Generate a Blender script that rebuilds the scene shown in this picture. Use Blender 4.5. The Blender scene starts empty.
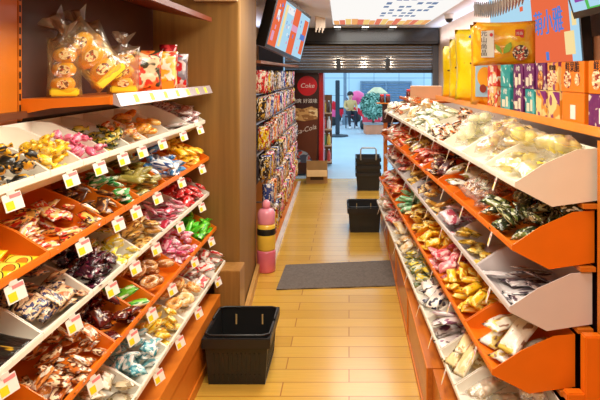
import bpy, bmesh, math, random
from mathutils import Vector, Matrix, noise
R = random.Random(7)
PI = math.pi
scene = bpy.context.scene
COL = scene.collection
CAMZ = 1.6

# ------------------------------------------------------------------ materials
_M = {}
def lin(c):
    return tuple(((v/255)/12.92 if v <= 10 else (((v/255)+.055)/1.055)**2.4) for v in c)
def _new(name):
    m = bpy.data.materials.new(name); m.use_nodes = True
    nt = m.node_tree; nt.nodes.clear()
    out = nt.nodes.new('ShaderNodeOutputMaterial')
    return m, nt, out
def _bsdf(nt, out, col=None, rough=.5, coat=0, metal=0, spec=.5):
    b = nt.nodes.new('ShaderNodeBsdfPrincipled')
    if col is not None: b.inputs['Base Color'].default_value = (*col, 1)
    b.inputs['Roughness'].default_value = rough
    b.inputs['Coat Weight'].default_value = coat
    b.inputs['Coat Roughness'].default_value = .12
    b.inputs['Metallic'].default_value = metal
    b.inputs['Specular IOR Level'].default_value = spec
    nt.links.new(b.outputs[0], out.inputs[0])
    return b
def plain(name, rgb, rough=.5, coat=0, metal=0, vary=.12, scale=6, spec=.5):
    """one colour with a little cloudy variation"""
    if name in _M: return _M[name]
    m, nt, out = _new(name); b = _bsdf(nt, out, None, rough, coat, metal, spec); c = lin(rgb)
    tc = nt.nodes.new('ShaderNodeTexCoord'); n = nt.nodes.new('ShaderNodeTexNoise')
    n.inputs['Scale'].default_value = scale; nt.links.new(tc.outputs['Object'], n.inputs['Vector'])
    r = nt.nodes.new('ShaderNodeValToRGB')
    r.color_ramp.elements[0].position = .3; r.color_ramp.elements[1].position = .7
    r.color_ramp.elements[0].color = (*[v*(1-vary) for v in c], 1)
    r.color_ramp.elements[1].color = (*[min(1, v*(1+vary)) for v in c], 1)
    nt.links.new(n.outputs[0], r.inputs[0]); nt.links.new(r.outputs[0], b.inputs['Base Color'])
    _M[name] = m; return m
def glow(name, rgb, s=1.0):
    if name in _M: return _M[name]
    m, nt, out = _new(name); e = nt.nodes.new('ShaderNodeEmission')
    e.inputs[0].default_value = (*lin(rgb), 1); e.inputs[1].default_value = s
    nt.links.new(e.outputs[0], out.inputs[0]); _M[name] = m; return m
def printed(name, c1, c2, c3=None, scale=2.2, th=.52, rough=.28, coat=.5, c4=None, bump=.25):
    """foil packet: background colour c1 with printed blots of c2, c3 (c4), different on every packet"""
    if name in _M: return _M[name]
    m, nt, out = _new(name); b = _bsdf(nt, out, None, rough, coat)
    tc = nt.nodes.new('ShaderNodeTexCoord'); oi = nt.nodes.new('ShaderNodeObjectInfo')
    mul = nt.nodes.new('ShaderNodeMath'); mul.operation = 'MULTIPLY'; mul.inputs[1].default_value = 37.0
    nt.links.new(oi.outputs['Random'], mul.inputs[0])
    add = nt.nodes.new('ShaderNodeVectorMath'); add.operation = 'ADD'
    nt.links.new(tc.outputs['Generated'], add.inputs[0]); nt.links.new(mul.outputs[0], add.inputs[1])
    cur = None
    for k, (c, sc, t) in enumerate([(c2, scale, th), (c3, scale*1.7, th+.05), (c4, scale*3, th+.06)]):
        if c is None: continue
        n = nt.nodes.new('ShaderNodeTexNoise'); n.inputs['Scale'].default_value = sc; n.inputs['Detail'].default_value = 1
        off = nt.nodes.new('ShaderNodeVectorMath'); off.operation = 'ADD'; off.inputs[1].default_value = (k*5.3, k*2.1, k*8.7)
        nt.links.new(add.outputs[0], off.inputs[0]); nt.links.new(off.outputs[0], n.inputs['Vector'])
        r = nt.nodes.new('ShaderNodeValToRGB'); r.color_ramp.interpolation = 'LINEAR'
        r.color_ramp.elements[0].position = t-.02; r.color_ramp.elements[1].position = t+.02
        r.color_ramp.elements[0].color = (0, 0, 0, 1); r.color_ramp.elements[1].color = (1, 1, 1, 1)
        nt.links.new(n.outputs[0], r.inputs[0])
        mx = nt.nodes.new('ShaderNodeMix'); mx.data_type = 'RGBA'
        nt.links.new(r.outputs[0], mx.inputs['Factor'])
        if cur is None: mx.inputs['A'].default_value = (*lin(c1), 1)
        else: nt.links.new(cur, mx.inputs['A'])
        mx.inputs['B'].default_value = (*lin(c), 1); cur = mx.outputs['Result']
    nt.links.new(cur, b.inputs['Base Color'])
    nb = nt.nodes.new('ShaderNodeTexNoise'); nb.inputs['Scale'].default_value = 7; nb.inputs['Detail'].default_value = 3
    nt.links.new(add.outputs[0], nb.inputs['Vector'])
    bp = nt.nodes.new('ShaderNodeBump'); bp.inputs['Strength'].default_value = bump; bp.inputs['Distance'].default_value = .02
    nt.links.new(nb.outputs[0], bp.inputs['Height']); nt.links.new(bp.outputs[0], b.inputs['Normal'])
    _M[name] = m; return m
def wood(name, c1, c2, axis=2, rough=.4, coat=.2, fine=14):
    if name in _M: return _M[name]
    m, nt, out = _new(name); b = _bsdf(nt, out, None, rough, coat)
    tc = nt.nodes.new('ShaderNodeTexCoord'); mp = nt.nodes.new('ShaderNodeMapping')
    s = [fine, fine, fine]; s[axis] = fine*.04
    mp.inputs['Scale'].default_value = s
    nt.links.new(tc.outputs['Object'], mp.inputs[0])
    n = nt.nodes.new('ShaderNodeTexNoise'); n.inputs['Scale'].default_value = 3; n.inputs['Detail'].default_value = 5
    nt.links.new(mp.outputs[0], n.inputs['Vector'])
    r = nt.nodes.new('ShaderNodeValToRGB'); r.color_ramp.elements[0].position = .3; r.color_ramp.elements[1].position = .72
    r.color_ramp.elements[0].color = (*lin(c1), 1); r.color_ramp.elements[1].color = (*lin(c2), 1)
    nt.links.new(n.outputs[0], r.inputs[0]); nt.links.new(r.outputs[0], b.inputs['Base Color'])
    _M[name] = m; return m
def film(name, tint=(1, 1, 1), gl=.04, rough=.28, haze=.16):
    if name in _M: return _M[name]
    m, nt, out = _new(name)
    t = nt.nodes.new('ShaderNodeBsdfTransparent'); t.inputs[0].default_value = (*tint, 1)
    g = nt.nodes.new('ShaderNodeBsdfGlossy'); g.inputs['Roughness'].default_value = rough
    lw = nt.nodes.new('ShaderNodeLayerWeight'); lw.inputs[0].default_value = .45
    mr = nt.nodes.new('ShaderNodeMapRange'); mr.inputs[3].default_value = gl; mr.inputs[4].default_value = .26
    nt.links.new(lw.outputs['Fresnel'], mr.inputs[0])
    tc = nt.nodes.new('ShaderNodeTexCoord'); nb = nt.nodes.new('ShaderNodeTexNoise'); nb.inputs['Scale'].default_value = 30
    nt.links.new(tc.outputs['Object'], nb.inputs['Vector'])
    bp = nt.nodes.new('ShaderNodeBump'); bp.inputs['Strength'].default_value = .6; bp.inputs['Distance'].default_value = .02
    nt.links.new(nb.outputs[0], bp.inputs['Height']); nt.links.new(bp.outputs[0], g.inputs['Normal'])
    mx = nt.nodes.new('ShaderNodeMixShader')
    df = nt.nodes.new('ShaderNodeBsdfDiffuse'); df.inputs[0].default_value = (.98*tint[0], .96*tint[1], .9*tint[2], 1)
    tl = nt.nodes.new('ShaderNodeBsdfTranslucent'); tl.inputs[0].default_value = (.98*tint[0], .96*tint[1], .92*tint[2], 1)
    md = nt.nodes.new('ShaderNodeMixShader'); nt.links.new(df.outputs[0], md.inputs[1]); nt.links.new(tl.outputs[0], md.inputs[2])
    m0 = nt.nodes.new('ShaderNodeMixShader'); m0.inputs[0].default_value = haze
    nt.links.new(t.outputs[0], m0.inputs[1]); nt.links.new(md.outputs[0], m0.inputs[2])
    nt.links.new(mr.outputs[0], mx.inputs[0]); nt.links.new(m0.outputs[0], mx.inputs[1]); nt.links.new(g.outputs[0], mx.inputs[2])
    nt.links.new(mx.outputs[0], out.inputs[0]); _M[name] = m; return m

ORANGE = plain('orange_plastic', (238, 122, 18), .38, .15, vary=.06)
ORANGE_D = plain('orange_metal', (212, 118, 28), .42, .1, vary=.06)
RUST = plain('rust_panel', (66, 28, 20), .5, vary=.08)
WHITE = plain('cream_plastic', (250, 244, 230), .35, .15, vary=.03)
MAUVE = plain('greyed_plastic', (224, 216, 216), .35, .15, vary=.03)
BLACKP = plain('black_plastic', (26, 26, 27), .42, 0, vary=.1)
DARK = plain('dark_metal', (38, 40, 44), .35, .2, vary=.1)
STEEL = plain('brushed_steel', (150, 150, 150), .35, 0, .8)
CARD = plain('white_card', (240, 236, 228), .5, vary=.02)
YEL = plain('yellow_sticker', (250, 214, 30), .5, vary=.04)
PINKP = plain('pink_print', (232, 130, 130), .5)
REDP = plain('red_print', (206, 40, 40), .5, vary=.04)
BROWNW = wood('brown_wood', (130, 88, 40), (156, 108, 54), 2)
PILLARW = wood('pillar_wood', (122, 86, 34), (146, 106, 46), 2, .6, 0, 10)
PLINTHW = wood('plinth_wood', (176, 92, 26), (200, 112, 38), 1, .35, .3)
FILM = film('clear_film')
FILM_Y = film('amber_film', (1, .93, .72), .10, haze=.06)

# ------------------------------------------------------------------ mesh helpers
def new_bm(): return bmesh.new()
def bx(bm, x0, x1, y0, y1, z0, z1, mi=0):
    v = [bm.verts.new(p) for p in ((x0,y0,z0),(x1,y0,z0),(x1,y1,z0),(x0,y1,z0),(x0,y0,z1),(x1,y0,z1),(x1,y1,z1),(x0,y1,z1))]
    for f in ((0,3,2,1),(4,5,6,7),(0,1,5,4),(1,2,6,5),(2,3,7,6),(3,0,4,7)):
        bm.faces.new([v[i] for i in f]).material_index = mi
    return v
def prism(bm, poly, axis, a, b, mi=0):
    """extrude a 2-D outline between a and b; axis 1: (x,z) outline along y; 0: (y,z) along x; 2: (x,y) along z"""
    def P(p, t):
        return (p[0], t, p[1]) if axis == 1 else ((t, p[0], p[1]) if axis == 0 else (p[0], p[1], t))
    A = [bm.verts.new(P(p, a)) for p in poly]; B = [bm.verts.new(P(p, b)) for p in poly]
    n = len(poly)
    fs = [bm.faces.new(A), bm.faces.new(list(reversed(B)))]
    for i in range(n): fs.append(bm.faces.new((A[i], B[i], B[(i+1) % n], A[(i+1) % n])))
    for f in fs: f.material_index = mi
def lathe(bm, prof, n=20, c=(0, 0), mi=0, caps=True):
    rings = []
    for r, z in prof:
        rings.append([bm.verts.new((c[0]+r*math.cos(2*PI*i/n), c[1]+r*math.sin(2*PI*i/n), z)) for i in range(n)])
    for a, b in zip(rings, rings[1:]):
        for i in range(n):
            bm.faces.new((a[i], a[(i+1) % n], b[(i+1) % n], b[i])).material_index = mi
    if caps:
        bm.faces.new(list(reversed(rings[0]))).material_index = mi; bm.faces.new(rings[-1]).material_index = mi
def tube(bm, pts, r, n=8, mi=0):
    pts = [Vector(p) for p in pts]; rings = []
    for i, p in enumerate(pts):
        d = (pts[min(i+1, len(pts)-1)] - pts[max(i-1, 0)]).normalized()
        u = d.orthogonal().normalized() if i == 0 else (rings_u - d*rings_u.dot(d)).normalized()
        rings_u = u; w = d.cross(u)
        rr = r[i] if isinstance(r, (list, tuple)) else r
        rings.append([bm.verts.new(p + (u*math.cos(2*PI*k/n) + w*math.sin(2*PI*k/n))*rr) for k in range(n)])
    for a, b in zip(rings, rings[1:]):
        for k in range(n): bm.faces.new((a[k], a[(k+1) % n], b[(k+1) % n], b[k])).material_index = mi
    bm.faces.new(list(reversed(rings[0]))).material_index = mi; bm.faces.new(rings[-1]).material_index = mi
def blob(bm, c, r, seg=12, rings=8, jit=0.0, mi=0):
    s = bmesh.ops.create_uvsphere(bm, u_segments=seg, v_segments=rings, radius=1)
    for v in s['verts']:
        k = 1 + jit*noise.noise(v.co*1.7 + Vector(c)*9)
        v.co = Vector((v.co.x*r[0]*k + c[0], v.co.y*r[1]*k + c[1], v.co.z*r[2]*k + c[2]))
        for f in v.link_faces: f.material_index = mi
def finish(bm, name, mats, smooth=False, bevel=0):
    bmesh.ops.recalc_face_normals(bm, faces=bm.faces[:])
    if bevel:
        bmesh.ops.bevel(bm, geom=[e for e in bm.edges if len(e.link_faces) == 2 and e.calc_face_angle(0) > .6], offset=bevel, segments=2, affect='EDGES', clamp_overlap=True)
    me = bpy.data.meshes.new(name); bm.to_mesh(me); bm.free()
    for m in (mats if isinstance(mats, (list, tuple)) else [mats]): me.materials.append(m)
    if smooth:
        for p in me.polygons: p.use_smooth = True
    return me
def link(name, me, parent=None, loc=None, rot=None):
    o = bpy.data.objects.new(name, me); COL.objects.link(o)
    if parent is not None: o.parent = parent
    if loc is not None: o.location = loc
    if rot is not None: o.rotation_euler = rot
    return o
def obj(name, bm, mats, parent=None, smooth=False, bevel=0, loc=None, rot=None):
    return link(name, finish(bm, name, mats, smooth, bevel), parent, loc, rot)
def tag(o, label, cat, group=None):
    o['label'] = label; o['category'] = cat
    if group: o['group'] = group
    return o
def thing(name, label, cat, loc=(0, 0, 0), rz=0, group=None):
    o = bpy.data.objects.new(name, None); COL.objects.link(o); o.empty_display_size = .05
    o.location = loc; o.rotation_euler = (0, 0, rz)
    return tag(o, label, cat, group)
def struct(name, bm, mats, **k):
    o = obj(name, bm, mats, **k); o['kind'] = 'structure'; return o
def dup(root, mat=None):
    r = root.copy(); COL.objects.link(r)
    if mat is not None: r.matrix_world = mat
    for ch in list(root.children):
        c = ch.copy(); COL.objects.link(c); c.parent = r
        for g in ch.children:
            d = g.copy(); COL.objects.link(d); d.parent = c
    return r
def text_mesh(s, size, depth=.0008, shear=0.0):
    cu = bpy.data.curves.new('lettering', 'FONT'); cu.body = s; cu.size = size; cu.extrude = depth; cu.shear = shear
    cu.align_x = 'CENTER'; cu.align_y = 'CENTER'; cu.resolution_u = 3
    o = bpy.data.objects.new('lettering', cu); COL.objects.link(o)
    dg = bpy.context.evaluated_depsgraph_get()
    me = bpy.data.meshes.new_from_object(o.evaluated_get(dg)); bpy.data.objects.remove(o); bpy.data.curves.remove(cu)
    return me

# ------------------------------------------------------------------ packet meshes (lie flat in x/y, thickness z)
def pack_bm(L, W, T, seed=0, crimp=.1, nx=12, ny=7, wr=.25, bm=None, mi=0):
    bm = bm or new_bm(); rr = random.Random(seed); off = Vector((rr.random()*50, rr.random()*50, 0))
    top, bot = [], []
    for i in range(nx+1):
        a = -1 + 2*i/nx; rt, rb = [], []
        for j in range(ny+1):
            b = -1 + 2*j/ny
            ea = max(0, min(1, (1-abs(a))/(1e-6+crimp*2) - .6)) if crimp else 1
            h = (max(0, 1-abs(a)**4)**.6) * (max(0, 1-abs(b)**2.6)**.55) * (ea*.9+.1 if crimp else 1)
            n = noise.noise(Vector((a*2.1, b*2.1, 0))+off)
            n2 = noise.noise(Vector((a*6, b*3, 4))+off)
            z = h*T/2*(1 + wr*n + wr*.6*n2)
            x = a*L/2*(1 - .05*abs(b)*(1-abs(a))) ; y = b*W/2*(1 - .06*(1-abs(a)**2)) 
            zz = T*.14*noise.noise(Vector((a*1.3, b*1.3, 8))+off)
            edge = i in (0, nx) or j in (0, ny)
            vt = bm.verts.new((x, y, z + zz)); rt.append(vt)
            rb.append(vt if edge else bm.verts.new((x, y, -z*.9 + zz)))
        top.append(rt); bot.append(rb)
    for i in range(nx):
        for j in range(ny):
            bm.faces.new((top[i][j], top[i+1][j], top[i+1][j+1], top[i][j+1])).material_index = mi
            f = (bot[i][j], bot[i][j+1], bot[i+1][j+1], bot[i+1][j])
            if len(set(f)) == 4 and f != (top[i][j], top[i][j+1], top[i+1][j+1], top[i+1][j]):
                try: bm.faces.new(f).material_index = mi
                except ValueError: pass
    return bm
def twist_bm(L, D, seed=0):
    bm = new_bm(); n = 10; rr = random.Random(seed); ph = rr.random()*6
    prof = [(-.5, .42), (-.44, .36), (-.34, .12), (-.28, .22), (-.2, .46), (-.08, .5), (.08, .5), (.2, .46), (.28, .22), (.34, .12), (.44, .36), (.5, .42)]
    rings = []
    for a, r in prof:
        ring = []
        fan = abs(a) > .36
        for k in range(n):
            t = 2*PI*k/n
            q = r*D*(1 + (.25*math.sin(5*t+ph) if fan else .05*math.sin(3*t+ph)))
            ring.append(bm.verts.new((a*L, q*math.cos(t), q*math.sin(t)*(.45 if fan else .8))))
        rings.append(ring)
    for a, b in zip(rings, rings[1:]):
        for k in range(n): bm.faces.new((a[k], a[(k+1) % n], b[(k+1) % n], b[k]))
    bm.faces.new(list(reversed(rings[0]))); bm.faces.new(rings[-1]); return bm
def ring_bm(D, T, hole=.35):
    bm = new_bm(); n, m = 18, 8; Ro = D/2; rc = Ro*(1+hole)/2; rt = Ro*(1-hole)/2
    g = [[bm.verts.new(((rc+rt*math.cos(2*PI*j/m))*math.cos(2*PI*i/n), (rc+rt*math.cos(2*PI*j/m))*math.sin(2*PI*i/n), T/2*math.sin(2*PI*j/m))) for j in range(m)] for i in range(n)]
    for i in range(n):
        for j in range(m): bm.faces.new((g[i][j], g[(i+1) % n][j], g[(i+1) % n][(j+1) % m], g[i][(j+1) % m]))
    return bm

# ------------------------------------------------------------------ room shell
def room():
    # floor: honey wood boards running across the aisle
    m, nt, out = _new('honey_boards'); b = _bsdf(nt, out, None, .24, .15)
    tc = nt.nodes.new('ShaderNodeTexCoord')
    br = nt.nodes.new('ShaderNodeTexBrick'); br.offset = .37; br.offset_frequency = 2
    br.inputs['Scale'].default_value = 1; br.inputs['Mortar Size'].default_value = .0035; br.inputs['Mortar Smooth'].default_value = .2
    br.inputs['Brick Width'].default_value = .92; br.inputs['Row Height'].default_value = .135; br.inputs['Bias'].default_value = 0
    br.inputs['Color1'].default_value = (*lin((216, 170, 70)), 1); br.inputs['Color2'].default_value = (*lin((198, 152, 54)), 1)
    br.inputs['Mortar'].default_value = (*lin((166, 110, 34)), 1)
    nt.links.new(tc.outputs['Object'], br.inputs['Vector'])
    mp = nt.nodes.new('ShaderNodeMapping'); mp.inputs['Scale'].default_value = (2, 40, 1); nt.links.new(tc.outputs['Object'], mp.inputs[0])
    n = nt.nodes.new('ShaderNodeTexNoise'); n.inputs['Scale'].default_value = 2; n.inputs['Detail'].default_value = 4
    nt.links.new(mp.outputs[0], n.inputs['Vector'])
    mr = nt.nodes.new('ShaderNodeMapRange'); mr.inputs[3].default_value = .82; mr.inputs[4].default_value = 1.12
    nt.links.new(n.outputs[0], mr.inputs[0])
    mx = nt.nodes.new('ShaderNodeMix'); mx.data_type = 'RGBA'; mx.blend_type = 'MULTIPLY'; mx.inputs['Factor'].default_value = 1
    nt.links.new(br.outputs[0], mx.inputs['A']); nt.links.new(mr.outputs[0], mx.inputs['B'])
    nt.links.new(mx.outputs['Result'], b.inputs['Base Color'])
    bp = nt.nodes.new('ShaderNodeBump'); bp.inputs['Strength'].default_value = .25; bp.inputs['Distance'].default_value = .002; bp.invert = True
    nt.links.new(br.outputs['Fac'], bp.inputs['Height']); nt.links.new(bp.outputs[0], b.inputs['Normal'])
    bm = new_bm(); bx(bm, -1.45, 1.45, -1.5, 9.1, -.1, 0); struct('floor', bm, m)
    bm = new_bm(); bx(bm, -1.45, 1.45, -1.5, 9.3, 2.28, 2.4); struct('ceiling', bm, plain('ceiling_paint', (232, 238, 254), .6, vary=.02))
    bm = new_bm(); bx(bm, -1.47, -1.37, -1.5, 9.3, 0, 2.28); struct('wall_left', bm, BROWNW)
    bm = new_bm(); bx(bm, 1.36, 1.46, -1.5, 9.3, 0, 2.28); struct('wall_right', bm, plain('beige_paint', (206, 176, 152), .6, vary=.04))
    bm = new_bm(); bx(bm, -1.47, 1.46, -1.6, -1.5, 0, 2.28); struct('wall_back', bm, plain('beige_paint', (206, 176, 152)))
    bm = new_bm(); bx(bm, -1.37, -1.0, 9.1, 9.25, 0, 2.28); struct('wall_front', bm, DARK)
    # steel door jamb by the shutter
    bm = new_bm(); bx(bm, 1.27, 1.36, 9.1, 9.25, 0, 2.05); struct('door_frame', bm, plain('jamb_grey', (96, 98, 104), .4, vary=.04))
    # wooden pillar with a rounded far edge
    bm = new_bm()
    prism(bm, [(-1.36, 3.74), (-.69, 3.74), (-.684, 3.76), (-.755, 4.88), (-.765, 4.92), (-.79, 4.94), (-1.36, 4.94)], 2, 0, 2.28)
    p = struct('wall_pillar', bm, PILLARW, bevel=.004)
    bm = new_bm(); bx(bm, -.96, -.69, 3.70, 3.737, 2.045, 2.075); struct('trim_1', bm, plain('pale_trim', (214, 186, 140), .4, vary=.03), bevel=.003)
    bm = new_bm(); prism(bm, [(-.80, 3.56), (-.648, 3.56), (-.648, 3.735), (-.80, 3.735)], 2, 0, .425)
    tag(obj('wooden_box', bm, wood('box_wood', (150, 104, 48), (176, 128, 66), 2), bevel=.004), 'small upright wooden box at the foot of the timber pillar', 'box')
    bm = new_bm(); bx(bm, -.688, -.66, 3.9, 4.9, 0, .07)
    for v in bm.verts:
        v.co.x += -.0625*(v.co.y-3.76) + .012
    struct('baseboard_pillar', bm, plain('skirting_wood', (196, 146, 78), .4))
room()

# ------------------------------------------------------------------ trays
D = .29
PROF_OUT = [(0, .012), (0, -.004), (.13, -.072), (D, -.052), (D, .128), (.215, .123), (.10, .075)]
def tray_mesh(W, mat):
    key = ('tray', round(W, 3), mat.name)
    if key in _M: return _M[key]
    bm = new_bm(); t = .004
    W2 = W - .003
    for a in (0, W2-t): prism(bm, PROF_OUT, 1, a, a+t)
    prism(bm, [(0, .012), (0, -.004), (.13, -.072), (D, -.052), (D, .128), (D-t, .128), (D-t, -.047), (.131, -.067), (t, .0), (t, .012)], 1, t, W2-t)
    bx(bm, .001, .008, 0, W2, .012, .016)
    me = finish(bm, 'tray', mat); _M[key] = me; return me
def liner_pts(heap):
    return [(.006, -.006), (.06, -.014), (.16, .006), (D-.006, .03)] if heap else [(.006, -.006), (.07, -.034), (.16, -.036), (D-.006, -.03)]
def tray_floor(v, heap):
    P = liner_pts(heap)
    for (a, za), (b, zb) in zip(P, P[1:]):
        if v <= b: return za + (zb-za)*(v-a)/(b-a) + .002
    return P[-1][1] + .002
def liner_mesh(W, mat, heap):
    key = ('liner', round(W, 3), mat.name, heap)
    if key in _M: return _M[key]
    bm = new_bm(); P = liner_pts(heap)
    prism(bm, P + [(v, z-.003) for v, z in reversed(P)], 1, .0045, W-.0075)
    me = finish(bm, 'liner', mat); _M[key] = me; return me

class Tray:
    pass
def make_tray(M, W, mat, label, heap):
    o = link('display_tray', tray_mesh(W, mat)); o.matrix_world = M
    link('liner', liner_mesh(W, mat, heap), o)
    tag(o, label, 'tray'); return o
def fill(M, W, spec, n, label, group, full=1.0, vmax=.26, vmin=.01, seed=1, top=.044, heap=False):
    """drop packets one by one on a height map of the tray"""
    rr = random.Random(seed); NX, NY = 26, 30
    H = [[tray_floor((i+.5)*D/NX, heap) for j in range(NY)] for i in range(NX)]
    L, Wd, T = spec['size']; made = 0
    cells = []
    for att in range(n*7):
        if made >= n: break
        v = rr.uniform(vmin, vmax); u = rr.uniform(.02, W-.025)
        if spec.get('flat'): yaw = rr.gauss(spec.get('yaw', 0), .18)
        else: yaw = rr.uniform(0, 2*PI)
        cx, sx = math.cos(yaw), math.sin(yaw)
        hv = abs(cx)*L/2 + abs(sx)*Wd/2; hu = abs(sx)*L/2 + abs(cx)*Wd/2
        v = min(max(v, hv*.94-.002), D-.010-hv); u = min(max(u, hu*.96+.006), W-.009-hu*.96)
        if hu*1.9 > W-.01 or v < 0: u = W/2
        hs = []; cl = []
        for i in range(NX):
            dv = (i+.5)*D/NX - v
            if abs(dv) > hv: continue
            for j in range(NY):
                du = (j+.5)*W/NY - u
                a = dv*cx + du*sx; b = -dv*sx + du*cx
                if abs(a) <= L*.46 and abs(b) <= Wd*.46:
                    hs.append((H[i][j], dv, du)); cl.append((i, j))
        if not hs: continue
        # plane fit for tilt
        nn = len(hs); mh = sum(h for h, _, _ in hs)/nn
        svv = sum(dv*dv for _, dv, _ in hs)+1e-9; suu = sum(du*du for _, _, du in hs)+1e-9
        gv = sum((h-mh)*dv for h, dv, _ in hs)/svv; gu = sum((h-mh)*du for h, _, du in hs)/suu
        gv = max(-.6, min(.6, gv*.85)); gu = max(-.5, min(.5, gu*.8))
        res = sorted(h-mh-gv*dv-gu*du for h, dv, du in hs)
        z = mh + res[-1] + .001
        lim = top + (.3*v if not heap else .42*v)
        if z > lim: continue
        zc = z + T*.49
        nrm = Vector((-gv, -gu, 1)).normalized()
        xa = Vector((cx, sx, 0)); xa = (xa - nrm*xa.dot(nrm)).normalized(); ya = nrm.cross(xa)
        m4 = Matrix((( xa.x, ya.x, nrm.x, v), (xa.y, ya.y, nrm.y, u), (xa.z, ya.z, nrm.z, zc), (0, 0, 0, 1)))
        if spec.get('roll'): m4 = m4 @ Matrix.Rotation(rr.uniform(0, 6), 4, 'X')
        else: m4 = m4 @ Matrix.Rotation(rr.uniform(-.12, .12), 4, 'X') @ Matrix.Rotation(rr.uniform(-.1, .1), 4, 'Y')
        o = spawn(spec, M @ m4, rr, label, group)
        for i, j in cl:
            dv = (i+.5)*D/NX - v; du = (j+.5)*W/NY - u
            H[i][j] = z + gv*dv + gu*du + T*.97
        made += 1
    return made

def lean_fill(M, W, spec, cols, pitch, ang, label, group, seed, yaw=0):
    """packets leaning on one another in files along the tray, faces turned towards the aisle end"""
    rr = random.Random(seed); L, Wd, T = spec['size']
    for v in cols:
        u = W - .012 - Wd*.5*math.cos(ang)
        while u > Wd*.45*math.cos(ang) + .008:
            zz = tray_floor(v, True) + Wd*.5*math.sin(ang) + T*.5
            m4 = Matrix.Translation((v+rr.uniform(-.004, .004), u, zz)) @ Matrix.Rotation(-.10, 4, 'Y') @ Matrix.Rotation(-ang+rr.uniform(-.08, .08), 4, 'X') @ Matrix.Rotation(yaw+rr.uniform(-.12, .12), 4, 'Z')
            spawn(spec, M @ m4, rr, label, group); u -= pitch*rr.uniform(.93, 1.07)
def spawn(spec, mat, rr, label, group):
    protos = spec['protos']
    p = protos[rr.randrange(len(protos))]
    if isinstance(p, bpy.types.Object):
        o = dup(p, mat)
    else:
        o = bpy.data.objects.new(spec['name'], p); COL.objects.link(o); o.matrix_world = mat
    tag(o, label, spec['cat'], group); return o

_S = {}
def packs(key, L, W, T, mats, name='snack_packet', cat='packet', n=3, flat=False, crimp=.1, **k):
    """several printed pillow packets"""
    if key in _S: return _S[key]
    name = NAMES.get(key, name)
    mats = mats if isinstance(mats, list) else [mats]
    pr = []
    for i in range(max(n, len(mats))):
        s = R.uniform(.92, 1.08)
        pr.append(finish(pack_bm(L*s, W*s, T, hash(key) % 1000 if False else len(_S)*13+i, crimp), name, mats[i % len(mats)], True))
    _S[key] = dict(size=(L, W, T), protos=pr, name=name, cat=cat, flat=flat, **k); return _S[key]
def twists(key, L, Dm, mats, name='wrapped_sweet', cat='sweet'):
    if key in _S: return _S[key]
    mats = mats if isinstance(mats, list) else [mats]
    pr = [finish(twist_bm(L*R.uniform(.9, 1.1), Dm, i), name, mats[i % len(mats)], True) for i in range(max(2, len(mats)))]
    _S[key] = dict(size=(L, Dm, Dm*.85), protos=pr, name=name, cat=cat); return _S[key]
def rings(key, Dm, T, mats, name='ring_biscuit', cat='biscuit', hole=.3):
    if key in _S: return _S[key]
    mats = mats if isinstance(mats, list) else [mats]
    pr = [finish(ring_bm(Dm, T, hole), name, m, True) for m in mats]
    _S[key] = dict(size=(Dm, Dm, T), protos=pr, name=name, cat=cat); return _S[key]
def sticks(key, L, W, mats, name='snack_stick', cat='snack'):
    if key in _S: return _S[key]
    pr = []
    for i in range(3):
        bm = pack_bm(L*R.uniform(.9, 1.1), W, W*.8, 77+i, .07, 12, 6, .1)
        pr.append(finish(bm, name, mats[i % len(mats)] if isinstance(mats, list) else mats, True))
    _S[key] = dict(size=(L, W, W*.75), protos=pr, name=name, cat=cat); return _S[key]
PROTO_AT = Matrix.Translation((0, 0, -50))
_protos_to_drop = []
def clearbags(key, L, W, T, inner, n_in=3, sticker=None, name='clear_snack_bag', cat='bag', lump=.6, fm=None, n=3):
    """transparent pouch with the food inside and a small sticker"""
    if key in _S: return _S[key]
    pr = []
    for i in range(n):
        root = bpy.data.objects.new(name, None); COL.objects.link(root); root.empty_display_size = .02
        film_me = finish(pack_bm(L, W, T*1.05, 300+i+len(_S)*7, .09, 14, 9, .5), 'film', fm or FILM, True)
        link('film', film_me, root)
        k = 0
        nx = n_in; ny = 2 if W > .09 else 1
        for a in range(nx):
            for b in range(ny):
                bm = new_bm(); lx = L*.72/nx; ly = W*.74/ny
                blob(bm, (0, 0, 0), (lx*.58, ly*.56, T*.42), 12, 8, .35)
                o = link('food_piece', finish(bm, 'food_piece', inner, True), root,
                         ((a-(nx-1)/2)*lx, (b-(ny-1)/2)*ly*.94, R.uniform(-.05, .05)*T), (R.uniform(-.2, .2), R.uniform(-.2, .2), R.uniform(-.5, .5)))
        if sticker:
            bm = pack_bm(L*.26, W*.42, .002, 5, 0, 6, 5, 0)
            link('sticker', finish(bm, 'sticker', sticker, True), root, (L*R.uniform(-.12, .12), W*R.uniform(-.1, .1), T*.52), (R.uniform(-.1, .1), R.uniform(-.1, .1), .2))
        pr.append(root); _protos_to_drop.append(root)
    _S[key] = dict(size=(L, W, T), protos=pr, name=name, cat=cat); return _S[key]

# ------------------------------------------------------------------ price tags
def tag_protos():
    c = new_bm(); bx(c, -.0008, .0008, -.027, .027, -.046, 0)
    y = new_bm(); bx(y, -.0016, -.0009, -.0, .022, -.042, -.02)
    r = new_bm(); bx(r, -.0016, -.0009, -.025, .006, -.013, -.003)
    h = new_bm(); bx(h, -.002, .002, -.012, .012, -.004, .008)
    return [('card', finish(c, 'card', CARD)), ('yellow_panel', finish(y, 'yellow_panel', YEL)), ('red_strip', finish(r, 'red_strip', PINKP)), ('clip', finish(h, 'clip', plain('clip_plastic', (220, 216, 206), .3)))]
TAGP = tag_protos()
def price_tag(M, label, small=False):
    o = bpy.data.objects.new('price_tag', None); COL.objects.link(o); o.matrix_world = M; o.empty_display_size = .02
    tag(o, label, 'price tag')
    for n, me in TAGP: link(n, me, o)
    return o

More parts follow.
